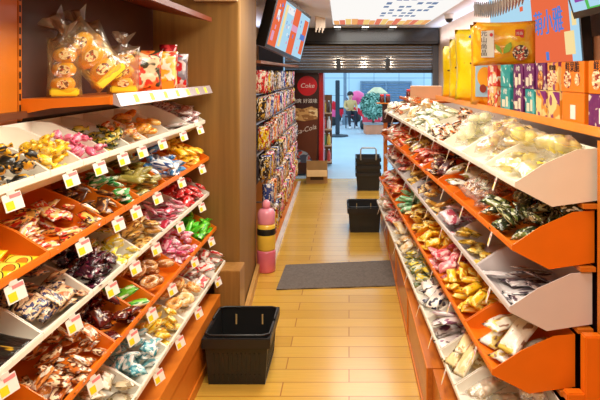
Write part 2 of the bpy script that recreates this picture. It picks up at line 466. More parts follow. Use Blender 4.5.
# ------------------------------------------------------------------ content recipes
C = dict
def spec(k):
    P = printed
    return {
    'blackyellow': lambda: twists('blackyellow', .075, .034, [P('by1', (246, 178, 20), (26, 22, 16), None, 1.8, .5), P('by2', (30, 26, 20), (240, 170, 24), None, 1.6, .56)]),
    'yellowtwist': lambda: twists('yellowtwist', .07, .032, [P('yt1', (248, 200, 30), (250, 226, 120), (180, 90, 20), 2, .58)]),
    'pinksweet': lambda: twists('pinksweet', .056, .032, [P('pk1', (240, 120, 150), (252, 190, 200), None, 2, .55), P('pk2', (226, 90, 124), (250, 170, 186), None, 2, .56)]),
    'greengold': lambda: twists('greengold', .075, .038, [P('gg1', (70, 96, 30), (200, 170, 50), (24, 30, 16), 2, .5), P('gg2', (196, 176, 60), (60, 80, 30), (30, 30, 20), 2, .54)]),
    'orangecream': lambda: twists('orangecream', .06, .036, [P('oc1', (246, 190, 90), (250, 232, 200), (230, 110, 30), 2, .52)]),
    'orangecookie': lambda: rings('orangecookie', .075, .026, [P('ok1', (240, 160, 40), (250, 196, 90), (200, 100, 20), 3, .55), P('ok2', (246, 180, 70), (250, 214, 130), None, 3, .55)], 'round_biscuit', hole=.12),
    'whitepaper': lambda: packs('whitepaper', .13, .10, .02, P('wp1', (240, 236, 230), (214, 170, 160), (130, 70, 60), 1.6, .6)),
    'silverpack': lambda: packs('silverpack', .11, .08, .026, P('sp1', (226, 220, 220), (196, 150, 150), (130, 60, 60), 3, .56, .2)),
    'eggpack': lambda: packs('eggpack', .085, .07, .012, egg_mat(), flat=True, n=2, crimp=.06),
    'redfish': lambda: packs('redfish', 0.072, 0.041, 0.016, [P('rf1', (226, 60, 30), (250, 214, 130), (252, 244, 230), 1.8, .5), P('rf2', (240, 190, 90), (220, 50, 30), (60, 20, 14), 2, .52)]),
    'darkchoc': lambda: packs('darkchoc', 0.085, 0.051, 0.020, P('dc1', (62, 28, 16), (120, 60, 24), (190, 130, 50), 2, .56)),
    'greenmint': lambda: packs('greenmint', 0.076, 0.047, 0.020, [P('gm1', (40, 150, 70), (236, 240, 220), (20, 90, 50), 2, .54), P('gm2', (236, 240, 220), (60, 160, 70), None, 2, .5)]),
    'olivegum': lambda: sticks('olivegum', .13, .04, [P('og1', (130, 120, 40), (200, 186, 90), (80, 70, 20), 3, .55), P('og2', (150, 138, 60), (220, 206, 130), None, 3, .6)], 'gum_roll', 'sweet'),
    'bluewhite': lambda: sticks('bluewhite', .12, .042, [P('bw1', (70, 150, 210), (238, 240, 244), None, 1.5, .5), P('bw2', (236, 240, 244), (60, 140, 210), (30, 60, 120), 1.6, .54)], 'milk_sweet_roll', 'sweet'),
    'yellowpack': lambda: packs('yellowpack', .10, .06, .024, [P('yp1', (250, 190, 20), (252, 220, 80), (220, 120, 20), 2.2, .56), P('yp2', (246, 176, 10), (254, 226, 110), None, 2.4, .55)]),
    'blackgold': lambda: packs('blackgold', .16, .06, .02, [P('bg1', (18, 18, 18), (26, 34, 28), (196, 150, 30), 1.2, .6), P('bg2', (20, 24, 20), (226, 226, 220), (214, 170, 40), 1.2, .66)], flat=True, yaw=.1, crimp=.06),
    'tanprint': lambda: packs('tanprint', 0.085, 0.061, 0.018, [P('tp1', (232, 190, 140), (248, 226, 190), (60, 34, 30), 2, .5, c4=(50, 60, 110)), P('tp2', (240, 206, 160), (200, 120, 70), (70, 40, 30), 2, .54)]),
    'purplegrape': lambda: packs('purplegrape', 0.076, 0.051, 0.025, P('pg1', (44, 18, 34), (110, 36, 62), (220, 200, 200), 2, .58, .15)),
    'lemonwhite': lambda: packs('lemonwhite', 0.064, 0.043, 0.020, [P('lw1', (246, 222, 60), (250, 246, 220), None, 2, .52), P('lw2', (250, 244, 214), (240, 206, 40), (120, 130, 30), 2, .52)]),
    'goldcookie': lambda: packs('goldcookie', .095, .065, .026, [P('gc1', (214, 160, 70), (240, 206, 130), (120, 70, 24), 2.4, .52), P('gc2', (200, 140, 50), (246, 220, 160), None, 2, .56)]),
    'pinkwhite': lambda: packs('pinkwhite', 0.093, 0.043, 0.018, [P('pw1', (244, 170, 190), (250, 232, 232), (206, 60, 90), 1.8, .52), P('pw2', (190, 40, 70), (246, 190, 204), None, 1.8, .56)]),
    'redpack': lambda: packs('redpack', 0.085, 0.055, 0.022, [P('rp1', (214, 24, 30), (240, 110, 110), (250, 240, 236), 2, .58), P('rp2', (190, 16, 24), (236, 60, 60), (250, 230, 220), 2, .6)]),
    'tanring': lambda: packs('tanring', 0.072, 0.043, 0.018, [P('tr1', (206, 110, 40), (250, 226, 190), (110, 50, 20), 2, .5), P('tr2', (226, 140, 60), (250, 240, 220), (130, 60, 24), 2, .54)]),
    'darkred': lambda: packs('darkred', 0.085, 0.055, 0.027, P('dr1', (86, 12, 16), (140, 30, 24), (240, 220, 200), 2, .6, .15)),
    'limepack': lambda: packs('limepack', .11, .07, .028, P('lp1', (110, 200, 40), (230, 240, 200), (30, 130, 50), 1.8, .54)),
    'cookiecoin': lambda: rings('cookiecoin', .085, .03, [P('cc1', (196, 130, 66), (226, 176, 120), (246, 220, 190), 3, .53, .15), P('cc2', (170, 100, 50), (220, 170, 120), None, 3, .55, .15)], 'round_wafer', hole=.4),
    'pinkcandy': lambda: packs('pinkcandy', 0.072, 0.044, 0.023, [P('pc1', (240, 110, 150), (252, 200, 214), (250, 240, 240), 2, .52), P('pc2', (226, 60, 120), (250, 180, 200), None, 2, .54)]),
    'greenpack': lambda: packs('greenpack', 0.102, 0.043, 0.023, [P('gp1', (80, 200, 30), (150, 230, 80), (20, 120, 40), 2, .56), P('gp2', (50, 170, 40), (120, 220, 60), None, 2, .56)]),
    'tanbean': lambda: packs('tanbean', .09, .07, .03, [P('tb1', (214, 196, 156), (246, 238, 216), (150, 130, 90), 2, .52)]),
    'tealwhite': lambda: packs('tealwhite', 0.072, 0.051, 0.023, [P('tw1', (150, 206, 210), (246, 246, 240), (60, 150, 170), 2, .5), P('tw2', (244, 244, 238), (120, 190, 200), None, 2, .54)]),
    'yellowsnack': lambda: packs('yellowsnack', .075, .05, .026, [P('ys1', (246, 206, 50), (252, 236, 140), (220, 150, 20), 2.4, .52)]),
    'orangetan': lambda: rings('orangetan', .085, .028, [P('ot1', (240, 180, 90), (250, 220, 160), (226, 130, 40), 3, .54), P('ot2', (246, 200, 130), (250, 230, 190), None, 3, .54)], 'round_cracker', hole=.25),
    'redwhite': lambda: packs('redwhite', 0.102, 0.060, 0.023, [P('rw1', (246, 238, 230), (210, 30, 30), (240, 180, 120), 1.7, .55), P('rw2', (240, 230, 220), (220, 60, 50), None, 2, .55)]),
    # right-hand side
    'breadbag': lambda: clearbags('breadbag', .19, .14, .065, plain('baked_yellow', (255, 222, 116), .6, vary=.22, scale=25), 3, P('blkstk', (246, 214, 60), (40, 40, 34), (240, 236, 210), 2, .56)),
    'cookiebag': lambda: clearbags('cookiebag', .15, .11, .05, printed('baked_mix', (254, 226, 130), (200, 130, 70), (250, 236, 180), 2.2, .53, .5, 0), 3, P('whtstk', (246, 240, 230), (120, 70, 50), None, 2, .58), n=2),
    'cakebag': lambda: clearbags('cakebag', .16, .12, .055, plain('pale_cake', (254, 240, 190), .6, vary=.12, scale=20), 2, None, n=2),
    'whitebag': lambda: packs('whitebag', .14, .095, .03, P('wb1', (244, 240, 226), (230, 216, 176), (150, 160, 110), 2, .56, .2)),
    'spotbag': lambda: packs('spotbag', .12, .085, .035, P('sb1', (240, 224, 196), (70, 36, 26), (226, 120, 40), 3, .52, .25)),
    'greenwhite': lambda: packs('greenwhite', .13, .09, .03, P('gw1', (240, 238, 220), (190, 206, 150), (120, 140, 70), 2.6, .55, .25)),
    'creamred': lambda: packs('creamred', .13, .085, .03, P('cr1', (236, 214, 170), (220, 120, 60), (170, 50, 30), 2.4, .54, .25)),
    'seaweed': lambda: packs('seaweed', .10, .065, .03, [P('sw1', (40, 48, 30), (110, 120, 60), (226, 226, 200), 2, .54, .2), P('sw2', (70, 80, 40), (30, 32, 24), (200, 200, 150), 2.4, .5, .2)]),
    'jerkybag': lambda: clearbags('jerkybag', .15, .10, .03, printed('jerky', (170, 96, 60), (226, 170, 110), (110, 50, 30), 3, .5, .4, 0), 3, P('wstk2', (240, 236, 220), (90, 110, 40), None, 2, .55), n=2),
    'whiteolive': lambda: packs('whiteolive', .15, .10, .035, P('wo1', (238, 234, 224), (150, 130, 50), (90, 70, 30), 1.6, .56, .2)),
    'darkmaroon': lambda: packs('darkmaroon', .13, .085, .03, P('dm1', (70, 26, 36), (150, 90, 70), (230, 206, 170), 1.8, .54, .2)),
    'brownyellow': lambda: packs('brownyellow', .12, .08, .03, P('bry', (120, 70, 40), (226, 190, 90), (230, 220, 196), 2, .52, .2)),
    'coralpack': lambda: packs('coralpack', .11, .08, .03, P('cop', (232, 110, 90), (250, 206, 190), (180, 40, 40), 2, .52, .2)),
    'stripepack': lambda: packs('stripepack', .17, .085, .012, [P('st1', (226, 220, 222), (80, 66, 80), (250, 250, 250), 2.4, .52), P('st2', (70, 56, 70), (220, 214, 220), None, 2, .53)], flat=True, yaw=.1, crimp=.05),
    'yellowbit': lambda: packs('yellowbit', .10, .07, .025, P('yb1', (220, 176, 50), (240, 220, 130), (120, 90, 30), 2, .54)),
    'pinksilver': lambda: packs('pinksilver', .11, .08, .025, P('ps1', (226, 200, 206), (196, 90, 110), (246, 240, 240), 2, .54)),
    'navypack': lambda: packs('navypack', .13, .09, .03, [P('np1', (40, 44, 60), (90, 150, 180), (226, 226, 226), 1.8, .55), P('np2', (206, 160, 90), (240, 220, 170), (60, 60, 90), 2, .5)]),
    'creampouch': lambda: packs('creampouch', .17, .10, .025, P('cpo', (240, 232, 216), (236, 206, 90), (150, 110, 90), 1.6, .58), flat=True, yaw=.5),
    'yellowgold': lambda: packs('yellowgold', .10, .05, .024, [P('yg1', (250, 200, 30), (254, 230, 110), (230, 140, 20), 2, .54), P('yg2', (250, 186, 10), (250, 226, 120), None, 2, .55)]),
    'rosepack': lambda: packs('rosepack', .10, .065, .026, P('rop', (236, 130, 140), (250, 206, 200), (206, 60, 80), 2, .53)),
    'mustard': lambda: packs('mustard', .11, .07, .028, P('mus', (226, 176, 50), (246, 220, 140), (130, 80, 30), 2, .53)),
    'mintpack': lambda: packs('mintpack', .12, .08, .03, P('mip', (150, 214, 160), (226, 244, 220), (80, 170, 110), 2, .55)),
    'glassbag': lambda: clearbags('glassbag', .18, .11, .04, printed('mixnut', (240, 226, 190), (206, 176, 120), (250, 246, 232), 3, .52, .5, 0), 4, None, n=2),
    'creamstick': lambda: packs('creamstick', .17, .07, .025, P('cst', (244, 222, 160), (250, 240, 206), (196, 150, 90), 2, .55), flat=True, yaw=.6),
    'lilacwhite': lambda: packs('lilacwhite', .14, .09, .025, P('liw', (240, 232, 232), (150, 90, 130), (120, 100, 90), 1.8, .58)),
    'navywhite': lambda: packs('navywhite', .12, .08, .025, P('nvw', (244, 240, 232), (40, 40, 70), None, 2.4, .57)),
    'yellowgreen': lambda: packs('yellowgreen', .10, .06, .026, [P('ylg', (230, 200, 50), (90, 110, 70), (200, 210, 180), 2, .52), P('ylg2', (120, 130, 100), (236, 210, 70), None, 2, .52)]),
    'creamloose': lambda: packs('creamloose', .13, .085, .035, P('crl', (240, 222, 180), (220, 170, 90), (250, 244, 226), 2.2, .53)),
    'redcream': lambda: packs('redcream', .13, .09, .035, P('rdc', (238, 214, 186), (216, 70, 50), (246, 236, 220), 2, .53)),
    'orangered': lambda: packs('orangered', .12, .085, .035, P('ord', (226, 90, 40), (240, 180, 110), (180, 40, 30), 2, .54)),
    }[k]()
def egg_mat():
    if 'egg' in _M: return _M['egg']
    m, nt, out = _new('egg_print'); b = _bsdf(nt, out, None, .3, .5)
    tc = nt.nodes.new('ShaderNodeTexCoord'); mp = nt.nodes.new('ShaderNodeMapping')
    mp.inputs['Location'].default_value = (-.5, -.5, -.5)
    nt.links.new(tc.outputs['Generated'], mp.inputs[0])
    def dist(cx, cy, sx, sy):
        m2 = nt.nodes.new('ShaderNodeMapping'); m2.vector_type = 'POINT'
        m2.inputs['Location'].default_value = (-cx*sx, -cy*sy, 0); m2.inputs['Scale'].default_value = (sx, sy, 0)
        nt.links.new(mp.outputs[0], m2.inputs[0]); l = nt.nodes.new('ShaderNodeVectorMath'); l.operation = 'LENGTH'
        nt.links.new(m2.outputs[0], l.inputs[0]); return l.outputs['Value']
    def step(src, stops):
        r = nt.nodes.new('ShaderNodeValToRGB'); r.color_ramp.interpolation = 'CONSTANT'
        e = r.color_ramp.elements
        e[0].position = 0; e[0].color = (*lin(stops[0][1]), 1); e[1].position = stops[1][0]; e[1].color = (*lin(stops[1][1]), 1)
        for p, c in stops[2:]:
            q = e.new(p); q.color = (*lin(c), 1)
        nt.links.new(src, r.inputs[0]); return r.outputs[0]
    Y0, K, W = (250, 206, 30), (30, 24, 16), (250, 236, 170)
    body = step(dist(0, 0, 1.0, .85), [(0, (244, 214, 80)), (.36, K), (.40, Y0)])
    yolk = step(dist(-.1, -.02, 1.3, 1.1), [(0, (240, 120, 30)), (.2, K), (.235, (255, 255, 255))])
    msk = step(dist(-.1, -.02, 1.3, 1.1), [(0, (255, 255, 255)), (.235, (0, 0, 0))])
    mx = nt.nodes.new('ShaderNodeMix'); mx.data_type = 'RGBA'
    nt.links.new(msk, mx.inputs['Factor']); nt.links.new(body, mx.inputs['A']); nt.links.new(yolk, mx.inputs['B'])
    nt.links.new(mx.outputs['Result'], b.inputs['Base Color']); _M['egg'] = m; return m
NAMES = dict(whitepaper='paper_sachet', silverpack='silver_packet', eggpack='egg_packet', redfish='fish_packet', darkchoc='chocolate_packet', greenmint='mint_packet', yellowpack='golden_packet', blackgold='black_packet',
 tanprint='cookie_packet', purplegrape='grape_packet', lemonwhite='lemon_packet', goldcookie='cookie_packet', pinkwhite='pink_packet', redpack='red_packet', tanring='ring_packet', darkred='jerky_packet', limepack='lime_packet',
 pinkcandy='candy_packet', greenpack='green_packet', tanbean='bean_packet', tealwhite='teal_packet', yellowsnack='corn_packet', redwhite='toffee_packet', whitebag='white_sachet', spotbag='biscuit_packet', greenwhite='cracker_packet',
 creamred='pastry_packet', seaweed='seaweed_packet', whiteolive='olive_packet', darkmaroon='plum_packet', brownyellow='nut_packet', coralpack='prawn_packet', stripepack='striped_packet', yellowbit='mustard_packet', pinksilver='silver_packet',
 navypack='navy_packet', creampouch='cream_pouch', yellowgold='golden_packet', rosepack='rose_packet', mustard='mustard_packet', mintpack='mint_packet', creamstick='stick_packet', lilacwhite='lilac_packet', navywhite='navy_packet',
 yellowgreen='bean_packet', creamloose='bun_packet', redcream='pastry_packet', orangered='prawn_packet')
TIER = ['top', 'second', 'third', 'fourth', 'lowest']
def nm(spec_words): return spec_words

# ------------------------------------------------------------------ racks
LROWS = [(-.89, 1.293), (-.865, 1.068), (-.865, .848), (-.82, .635), (-.765, .425)]
L = {   # tier -> list of (near Y, far Y, recipe, wording, count, fill, [front-only depth])
0: [(1.35, 1.79, 'blackyellow', 'black and yellow twist-wrapped sweets', 46, .75, .2), (1.79, 2.01, 'yellowtwist', 'golden yellow twist sweets', 16, .3, .12),
    (2.01, 2.23, 'pinksweet', 'pink twist-wrapped sweets', 20, .3, .14), (2.23, 2.45, 'greengold', 'green and gold twist sweets', 15, .3, .17),
    (2.45, 2.66, 'orangecream', 'orange and cream twist sweets', 14, .3, .17), (2.66, 3.0, 'orangecookie', 'round orange biscuits', 18, .3, .2),
    (3.0, 3.38, 'whitepaper', 'flat white paper packets', 5, .3, .25), (3.38, 3.715, 'silverpack', 'silvery pink packets', 18, .7, .25)],
1: [(1.34, 1.735, 'eggpack', 'yellow packets with an egg picture', 24, .8, .24), (1.735, 2.13, 'redfish', 'red and cream packets', 30, .7, .19),
    (2.13, 2.32, 'darkchoc', 'dark brown chocolate packets', 16, .7, .24), (2.32, 2.5, 'greenmint', 'green and white mint packets', 14, .7, .22),
    (2.5, 2.86, 'olivegum', 'olive green gum rolls', 20, .7, .22), (2.86, 3.27, 'bluewhite', 'blue and white milk sweet rolls', 18, .7, .2), (3.27, 3.715, 'yellowpack', 'golden yellow packets', 34, .8, .26)],
2: [(1.30, 1.70, 'blackgold', 'black packets with gold edges', 14, .8, .26), (1.70, 2.03, 'tanprint', 'tan packets with dark print', 24, .7, .26),
    (2.03, 2.30, 'purplegrape', 'dark purple packets', 22, .8, .26), (2.30, 2.5, 'lemonwhite', 'lemon and white packets', 18, .7, .26),
    (2.5, 2.82, 'goldcookie', 'golden brown cookie packets', 24, .7, .26), (2.82, 3.26, 'pinkwhite', 'pink and white packets', 26, .8, .22), (3.26, 3.715, 'redpack', 'bright red packets', 30, .7, .26)],
3: [(1.70, 2.12, 'tanring', 'tan and white ring-print packets', 34, .8, .22), (2.12, 2.38, 'darkred', 'dark red packets', 18, .8, .26),
    (2.38, 2.55, 'limepack', 'lime green and white packets', 10, .8, .26), (2.55, 2.95, 'cookiecoin', 'round brown wafers', 34, .8, .26),
    (2.95, 3.35, 'pinkcandy', 'bright pink packets', 34, .8, .26), (3.35, 3.715, 'greenpack', 'vivid green packets', 24, .8, .26)],
4: [(1.86, 2.22, 'tanbean', 'pale tan bean packets', 22, .8, .26), (2.22, 2.54, 'tealwhite', 'teal and white packets', 26, .8, .26),
    (2.54, 2.82, 'yellowsnack', 'small yellow snack packets', 30, .9, .26), (2.82, 3.2, 'orangetan', 'round orange crackers', 22, .7, .2), (3.2, 3.715, 'redwhite', 'white packets with red print', 24, 1, .26)],
}
def singular(w):
    for a, b in (('packets', 'packet'), ('sweets', 'sweet'), ('biscuits', 'biscuit'), ('sachets', 'sachet'), ('rolls', 'roll'), ('wafers', 'wafer'), ('crackers', 'cracker'), ('bags', 'bag'), ('pouches', 'pouch'), ('buns', 'bun'), ('sticks', 'stick')):
        w = w.replace(a, b)
    return w
def one_tray(M, W, tier, mat, colour, recipe, wording, n, full, vmax, rack, seed, ntags, side):
    s = spec(recipe)
    heap = (side > 0 and full > .55) or (side < 0 and full >= .7)
    n = int(n*((1.5 if side > 0 else 1.15) if heap else 1.25))
    if side < 0 and tier: vmax = min(vmax, .19)
    make_tray(M, W, mat, f'{colour} tray of {wording}, {TIER[tier]} tier {rack}', heap)
    if recipe == 'eggpack': lean_fill(M, W, s, (.05, .145, .236), .068, .36, f'{singular(wording)} leaning in {colour} tray, {TIER[tier]} tier {rack}', f'{wording} in {TIER[tier]} tier {rack}', seed)
    elif recipe == 'blackgold': lean_fill(M, W, s, (.085, .225), .06, .32, f'{singular(wording)} leaning in {colour} tray, {TIER[tier]} tier {rack}', f'{wording} in {TIER[tier]} tier {rack}', seed)
    else: fill(M, W, s, n, f'{singular(wording)} heaped in {colour} tray, {TIER[tier]} tier {rack}', f'{wording} in {TIER[tier]} tier {rack}', full, vmax, seed=seed, heap=heap)
    T = M @ Matrix.Translation((-.004, W*(.5 if side < 0 else .5), -.008)) @ Matrix.Rotation(math.radians(18), 4, 'Y') @ (Matrix.Rotation(math.radians(-26 if side < 0 else -14), 4, 'Z'))
    price_tag(T, f'price tag below {wording}, {TIER[tier]} tier {rack}')
sd = 100
for tier, lst in L.items():
    X, Z = LROWS[tier]
    for (y0, y1, rec, wd, n, fullness, vm) in lst:
        M = Matrix.Translation((X, y1, Z)) @ Matrix.Rotation(PI, 4, 'Z')
        orange = tier in (1, 3); sd += 1
        one_tray(M, y1-y0, tier, ORANGE if orange else WHITE, 'orange' if orange else 'cream', rec, wd, n, fullness, vm, 'beside timber pillar', sd, 1, -1)

# left rack body
rk = thing('tiered_rack', 'orange tiered sweet rack standing against the timber pillar', 'rack', (-1.0, 2.7, 0))
def lx(bm):
    for v in bm.verts: v.co -= Vector((-1.0, 2.7, 0))
    return bm
bm = new_bm(); bx(bm, -1.24, -1.215, 1.0, 3.72, 0, 2.2); obj('back_panel', lx(bm), RUST, rk)
bm = new_bm(); bx(bm, -1.05, -.765, 1.0, 3.53, 0, .30); bx(bm, -.765, -.757, 1.0, 3.53, .22, .30); bx(bm, -.765, -.757, 1.0, 3.53, 0, .05)
obj('plinth', lx(bm), ORANGE_D, rk)
bm = new_bm()
for x, z in LROWS: bx(bm, x-.287, x-.235, 1.0, 3.72, z-.078, z-.063)
obj('tray_rail', lx(bm), ORANGE_D, rk)
bm = new_bm(); bx(bm, -1.215, -1.165, 1.0, 3.72, 1.437, 1.462); obj('cross_rail', lx(bm), plain('rail_brown', (110, 58, 30), .4), rk)
bm = new_bm(); bx(bm, -1.215, -1.19, 1.95, 2.155, 0, 2.25)
obj('upright', lx(bm), ORANGE_D, rk, bevel=.003)
bm = new_bm(); bx(bm, -1.215, -1.188, 2.157, 2.178, 1.43, 2.25)
for k in range(20): bx(bm, -1.189, -1.187, 2.161, 2.172, 1.46+k*.04, 1.485+k*.04, 1)
obj('slotted_strip', lx(bm), [ORANGE_D, plain('slot_dark', (40, 16, 8))], rk)
sh = new_bm(); bx(sh, -1.21, -.87, 2.18, 3.70, 1.49, 1.505)
prism(sh, [(-1.21, 1.505), (-.865, 1.513), (-.865, 1.487), (-1.08, 1.472), (-1.18, 1.452), (-1.19, 1.425), (-1.21, 1.425)], 1, 2.172, 2.182)
bx(sh, -.872, -.862, 2.18, 3.70, 1.485, 1.515)
so = obj('goods_shelf', lx(sh), ORANGE, rk)
bm = new_bm(); prism(bm, [(-.861, 1.485), (-.835, 1.475), (-.831, 1.479), (-.850, 1.524), (-.861, 1.524)], 1, 2.19, 3.66)
ps = obj('price_strip', lx(bm), plain('strip_white', (176, 166, 172), .2, .6), so)
for k in range(7):
    bm = new_bm(); y = 2.35+k*.19; prism(bm, [(-.8345, 1.485), (-.8325, 1.486), (-.846, 1.516), (-.848, 1.515)], 1, y, y+.045)
    obj('price_label', lx(bm), YEL, so)
bm = new_bm(); prism(bm, [(-1.21, 1.99), (-.85, 1.915), (-.845, 1.93), (-1.21, 2.01)], 1, 1.0, 3.68); bx(bm, -.852, -.842, 1.0, 3.68, 1.912, 1.94)
obj('upper_shelf', lx(bm), plain('upper_orange', (112, 44, 20), .45, .1), rk)

# ------------------------------------------------------------------ right rack
RROWS = [(.567, -.055, 1.213), (.557, -.062, .998), (.548, -.052, .787), (.489, -.052, .572), (.425, -.042, .36)]
RD = {
0: [(2.05, 2.45, 'breadbag', 'clear bags of yellow buns', 8, .8, .26), (2.45, 2.85, 'cookiebag', 'clear bags of brown and yellow cookies', 12, .8, .26),
    (2.85, 3.25, 'cakebag', 'clear bags of pale cake', 12, .8, .26), (3.25, 3.65, 'spotbag', 'cream packets with brown spots', 15, 1, .26), (3.65, 4.05, 'whitebag', 'plain white packets', 13, 1, .26),
    (4.05, 4.5, 'greenwhite', 'white packets with sage print', 15, 1, .26), (4.5, 5.0, 'creamloose', 'soft cream packets', 14, 1, .26), (5.0, 5.5, 'creamred', 'cream packets with red print', 15, 1, .26), (5.5, 6.0, 'tanbean', 'pale tan packets', 16, 1, .26)],
1: [(2.05, 2.5, 'seaweed', 'dark green seaweed packets', 28, .8, .26), (2.5, 2.92, 'jerkybag', 'clear bags of brown jerky', 10, .8, .26), (2.92, 3.3, 'whiteolive', 'white and olive packets', 11, .9, .26),
    (3.3, 3.75, 'darkmaroon', 'dark maroon packets', 13, .8, .26), (3.75, 4.2, 'coralpack', 'coral pink packets', 16, .9, .26), (4.2, 4.7, 'brownyellow', 'brown and yellow packets', 16, 1, .26),
    (4.7, 5.2, 'orangered', 'orange red packets', 16, 1, .26), (5.2, 5.95, 'redcream', 'cream and red packets', 20, 1, .26)],
2: [(2.05, 2.5, 'stripepack', 'flat striped packets', 11, .5, .24), (2.5, 2.95, 'yellowbit', 'mustard coloured packets', 7, .1, .12), (2.95, 3.35, 'pinksilver', 'pink and silver packets', 8, .2, .16),
    (3.35, 3.8, 'goldcookie', 'golden cookie packets', 12, .4, .2), (3.8, 4.25, 'navypack', 'navy and teal packets', 16, 1, .26), (4.25, 4.7, 'mustard', 'yellow biscuit packets', 16, 1, .26),
    (4.7, 5.2, 'coralpack', 'coral red packets', 18, 1, .26), (5.2, 5.9, 'redcream', 'cream packets with red blots', 22, 1, .26)],
3: [(2.05, 2.45, 'creampouch', 'white pouches with a yellow picture', 11, .9, .26), (2.45, 2.93, 'yellowgold', 'shiny yellow packets', 40, 1, .26), (2.93, 3.3, 'rosepack', 'rose pink packets', 24, .9, .26),
    (3.3, 3.75, 'yellowpack', 'yellow gold packets', 26, .9, .26), (3.75, 4.25, 'mustard', 'brown and mustard packets', 22, .9, .26), (4.25, 4.8, 'mintpack', 'mint green packets', 18, .9, .26),
    (4.8, 5.3, 'orangered', 'orange and red packets', 20, 1, .26), (5.3, 5.85, 'redcream', 'red and cream packets', 18, 1, .26)],
4: [(2.02, 2.36, 'glassbag', 'clear bags of mixed nuts', 8, 1, .26), (2.36, 2.66, 'creamstick', 'long cream packets', 10, .9, .26), (2.66, 3.0, 'lilacwhite', 'white packets with lilac print', 12, .8, .26),
    (3.0, 3.4, 'navywhite', 'white packets with navy print', 18, .9, .26), (3.4, 3.95, 'yellowgreen', 'yellow and grey green packets', 28, 1, .26), (3.95, 4.6, 'creamloose', 'plump cream packets', 20, 1, .26),
    (4.6, 5.2, 'coralpack', 'coral packets', 20, 1, .26), (5.2, 5.8, 'redcream', 'pale packets with red print', 18, 1, .26)],
}
for tier, lst in RD.items():
    X0, sl, Z = RROWS[tier]
    for (y0, y1, rec, wd, n, fullness, vm) in lst:
        M = Matrix.Translation((X0+sl*(y0-2.05), y0+.001, Z)) @ Matrix.Rotation(-math.atan(sl), 4, 'Z')
        orange = tier in (1, 3); sd += 1
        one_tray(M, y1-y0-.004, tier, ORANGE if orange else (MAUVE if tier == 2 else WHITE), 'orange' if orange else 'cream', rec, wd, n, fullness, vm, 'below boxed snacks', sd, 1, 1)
for p in _protos_to_drop:      # the master bags were only there to be copied
    for ch in list(p.children): bpy.data.objects.remove(ch)
    bpy.data.objects.remove(p)

rr_ = thing('tiered_rack', 'long orange tiered snack rack with a shelf of boxed snacks on top', 'rack', (.8, 2.05, 0))
RS = -.055
def rx(bm):     # shear-free: follow the rack's yaw
    a = math.atan(.055)
    for v in bm.verts: v.co -= Vector((.8, 2.05, 0))
    return bm
def skew(bm, s=RS):
    for v in bm.verts: v.co.x += s*(v.co.y-2.05)
    return rx(bm)
bm = new_bm(); bx(bm, .872, .89, 2.0, 6.1, 0, 1.31); obj('back_panel', skew(bm), RUST, rr_)
bm = new_bm(); bx(bm, .846, .93, 1.2, 2.045, 0, 1.37); obj('end_frame', skew(bm), ORANGE_D, rr_)
bm = new_bm(); bx(bm, .785, .845, 2.0, 2.04, 0, .72); bx(bm, .725, .785, 2.0, 2.04, .50, .53); obj('upright', skew(bm), ORANGE, rr_, bevel=.004)
bm = new_bm()
for x, s, z in RROWS:
    v0 = new_bm()
    bx(bm, x+.235, x+.287, 2.05, 6.0, z-.078, z-.063)
    for v in list(bm.verts)[-8:]: v.co.x += s*(v.co.y-2.05)
obj('tray_rail', rx(bm), ORANGE_D, rr_)
bm = new_bm(); bx(bm, .355, .66, 2.70, 6.6, 0, .272)
pl = obj('plinth', skew(bm, 0), PLINTHW, rr_)
bm = new_bm()
bx(bm, .349, .355, 2.70, 6.6, .255, .272); bx(bm, .349, .355, 2.70, 6.6, 0, .03)
for y in (2.70, 3.6, 4.5, 5.4, 6.57): bx(bm, .349, .355, y, y+.03, .03, .255)
obj('plinth_frame', skew(bm, 0), ORANGE_D, rr_)
bm = new_bm(); bx(bm, .375, .75, 1.9, 2.69, 0, .272); obj('plinth', skew(bm, 0), PLINTHW, rr_)
bm = new_bm(); bx(bm, .572, .61, 6.07, 6.1, .272, 1.30); obj('post', skew(bm), ORANGE_D, rr_)
bm = new_bm(); bx(bm, .56, .9, 6.05, 6.1, 1.10, 1.30); obj('end_panel', skew(bm), RUST, rr_)
bm = new_bm(); bx(bm, .855, 1.25, 1.2, 5.05, 1.385, 1.405); bx(bm, .848, .858, 1.2, 5.05, 1.38, 1.415)
obj('goods_shelf', skew(bm, -.04), plain('shelf_orange', (236, 146, 46), .4, .15, vary=.06), rr_, bevel=.003)
def shelfx(y, d=0): return .858 - .04*(y-2.05) + d

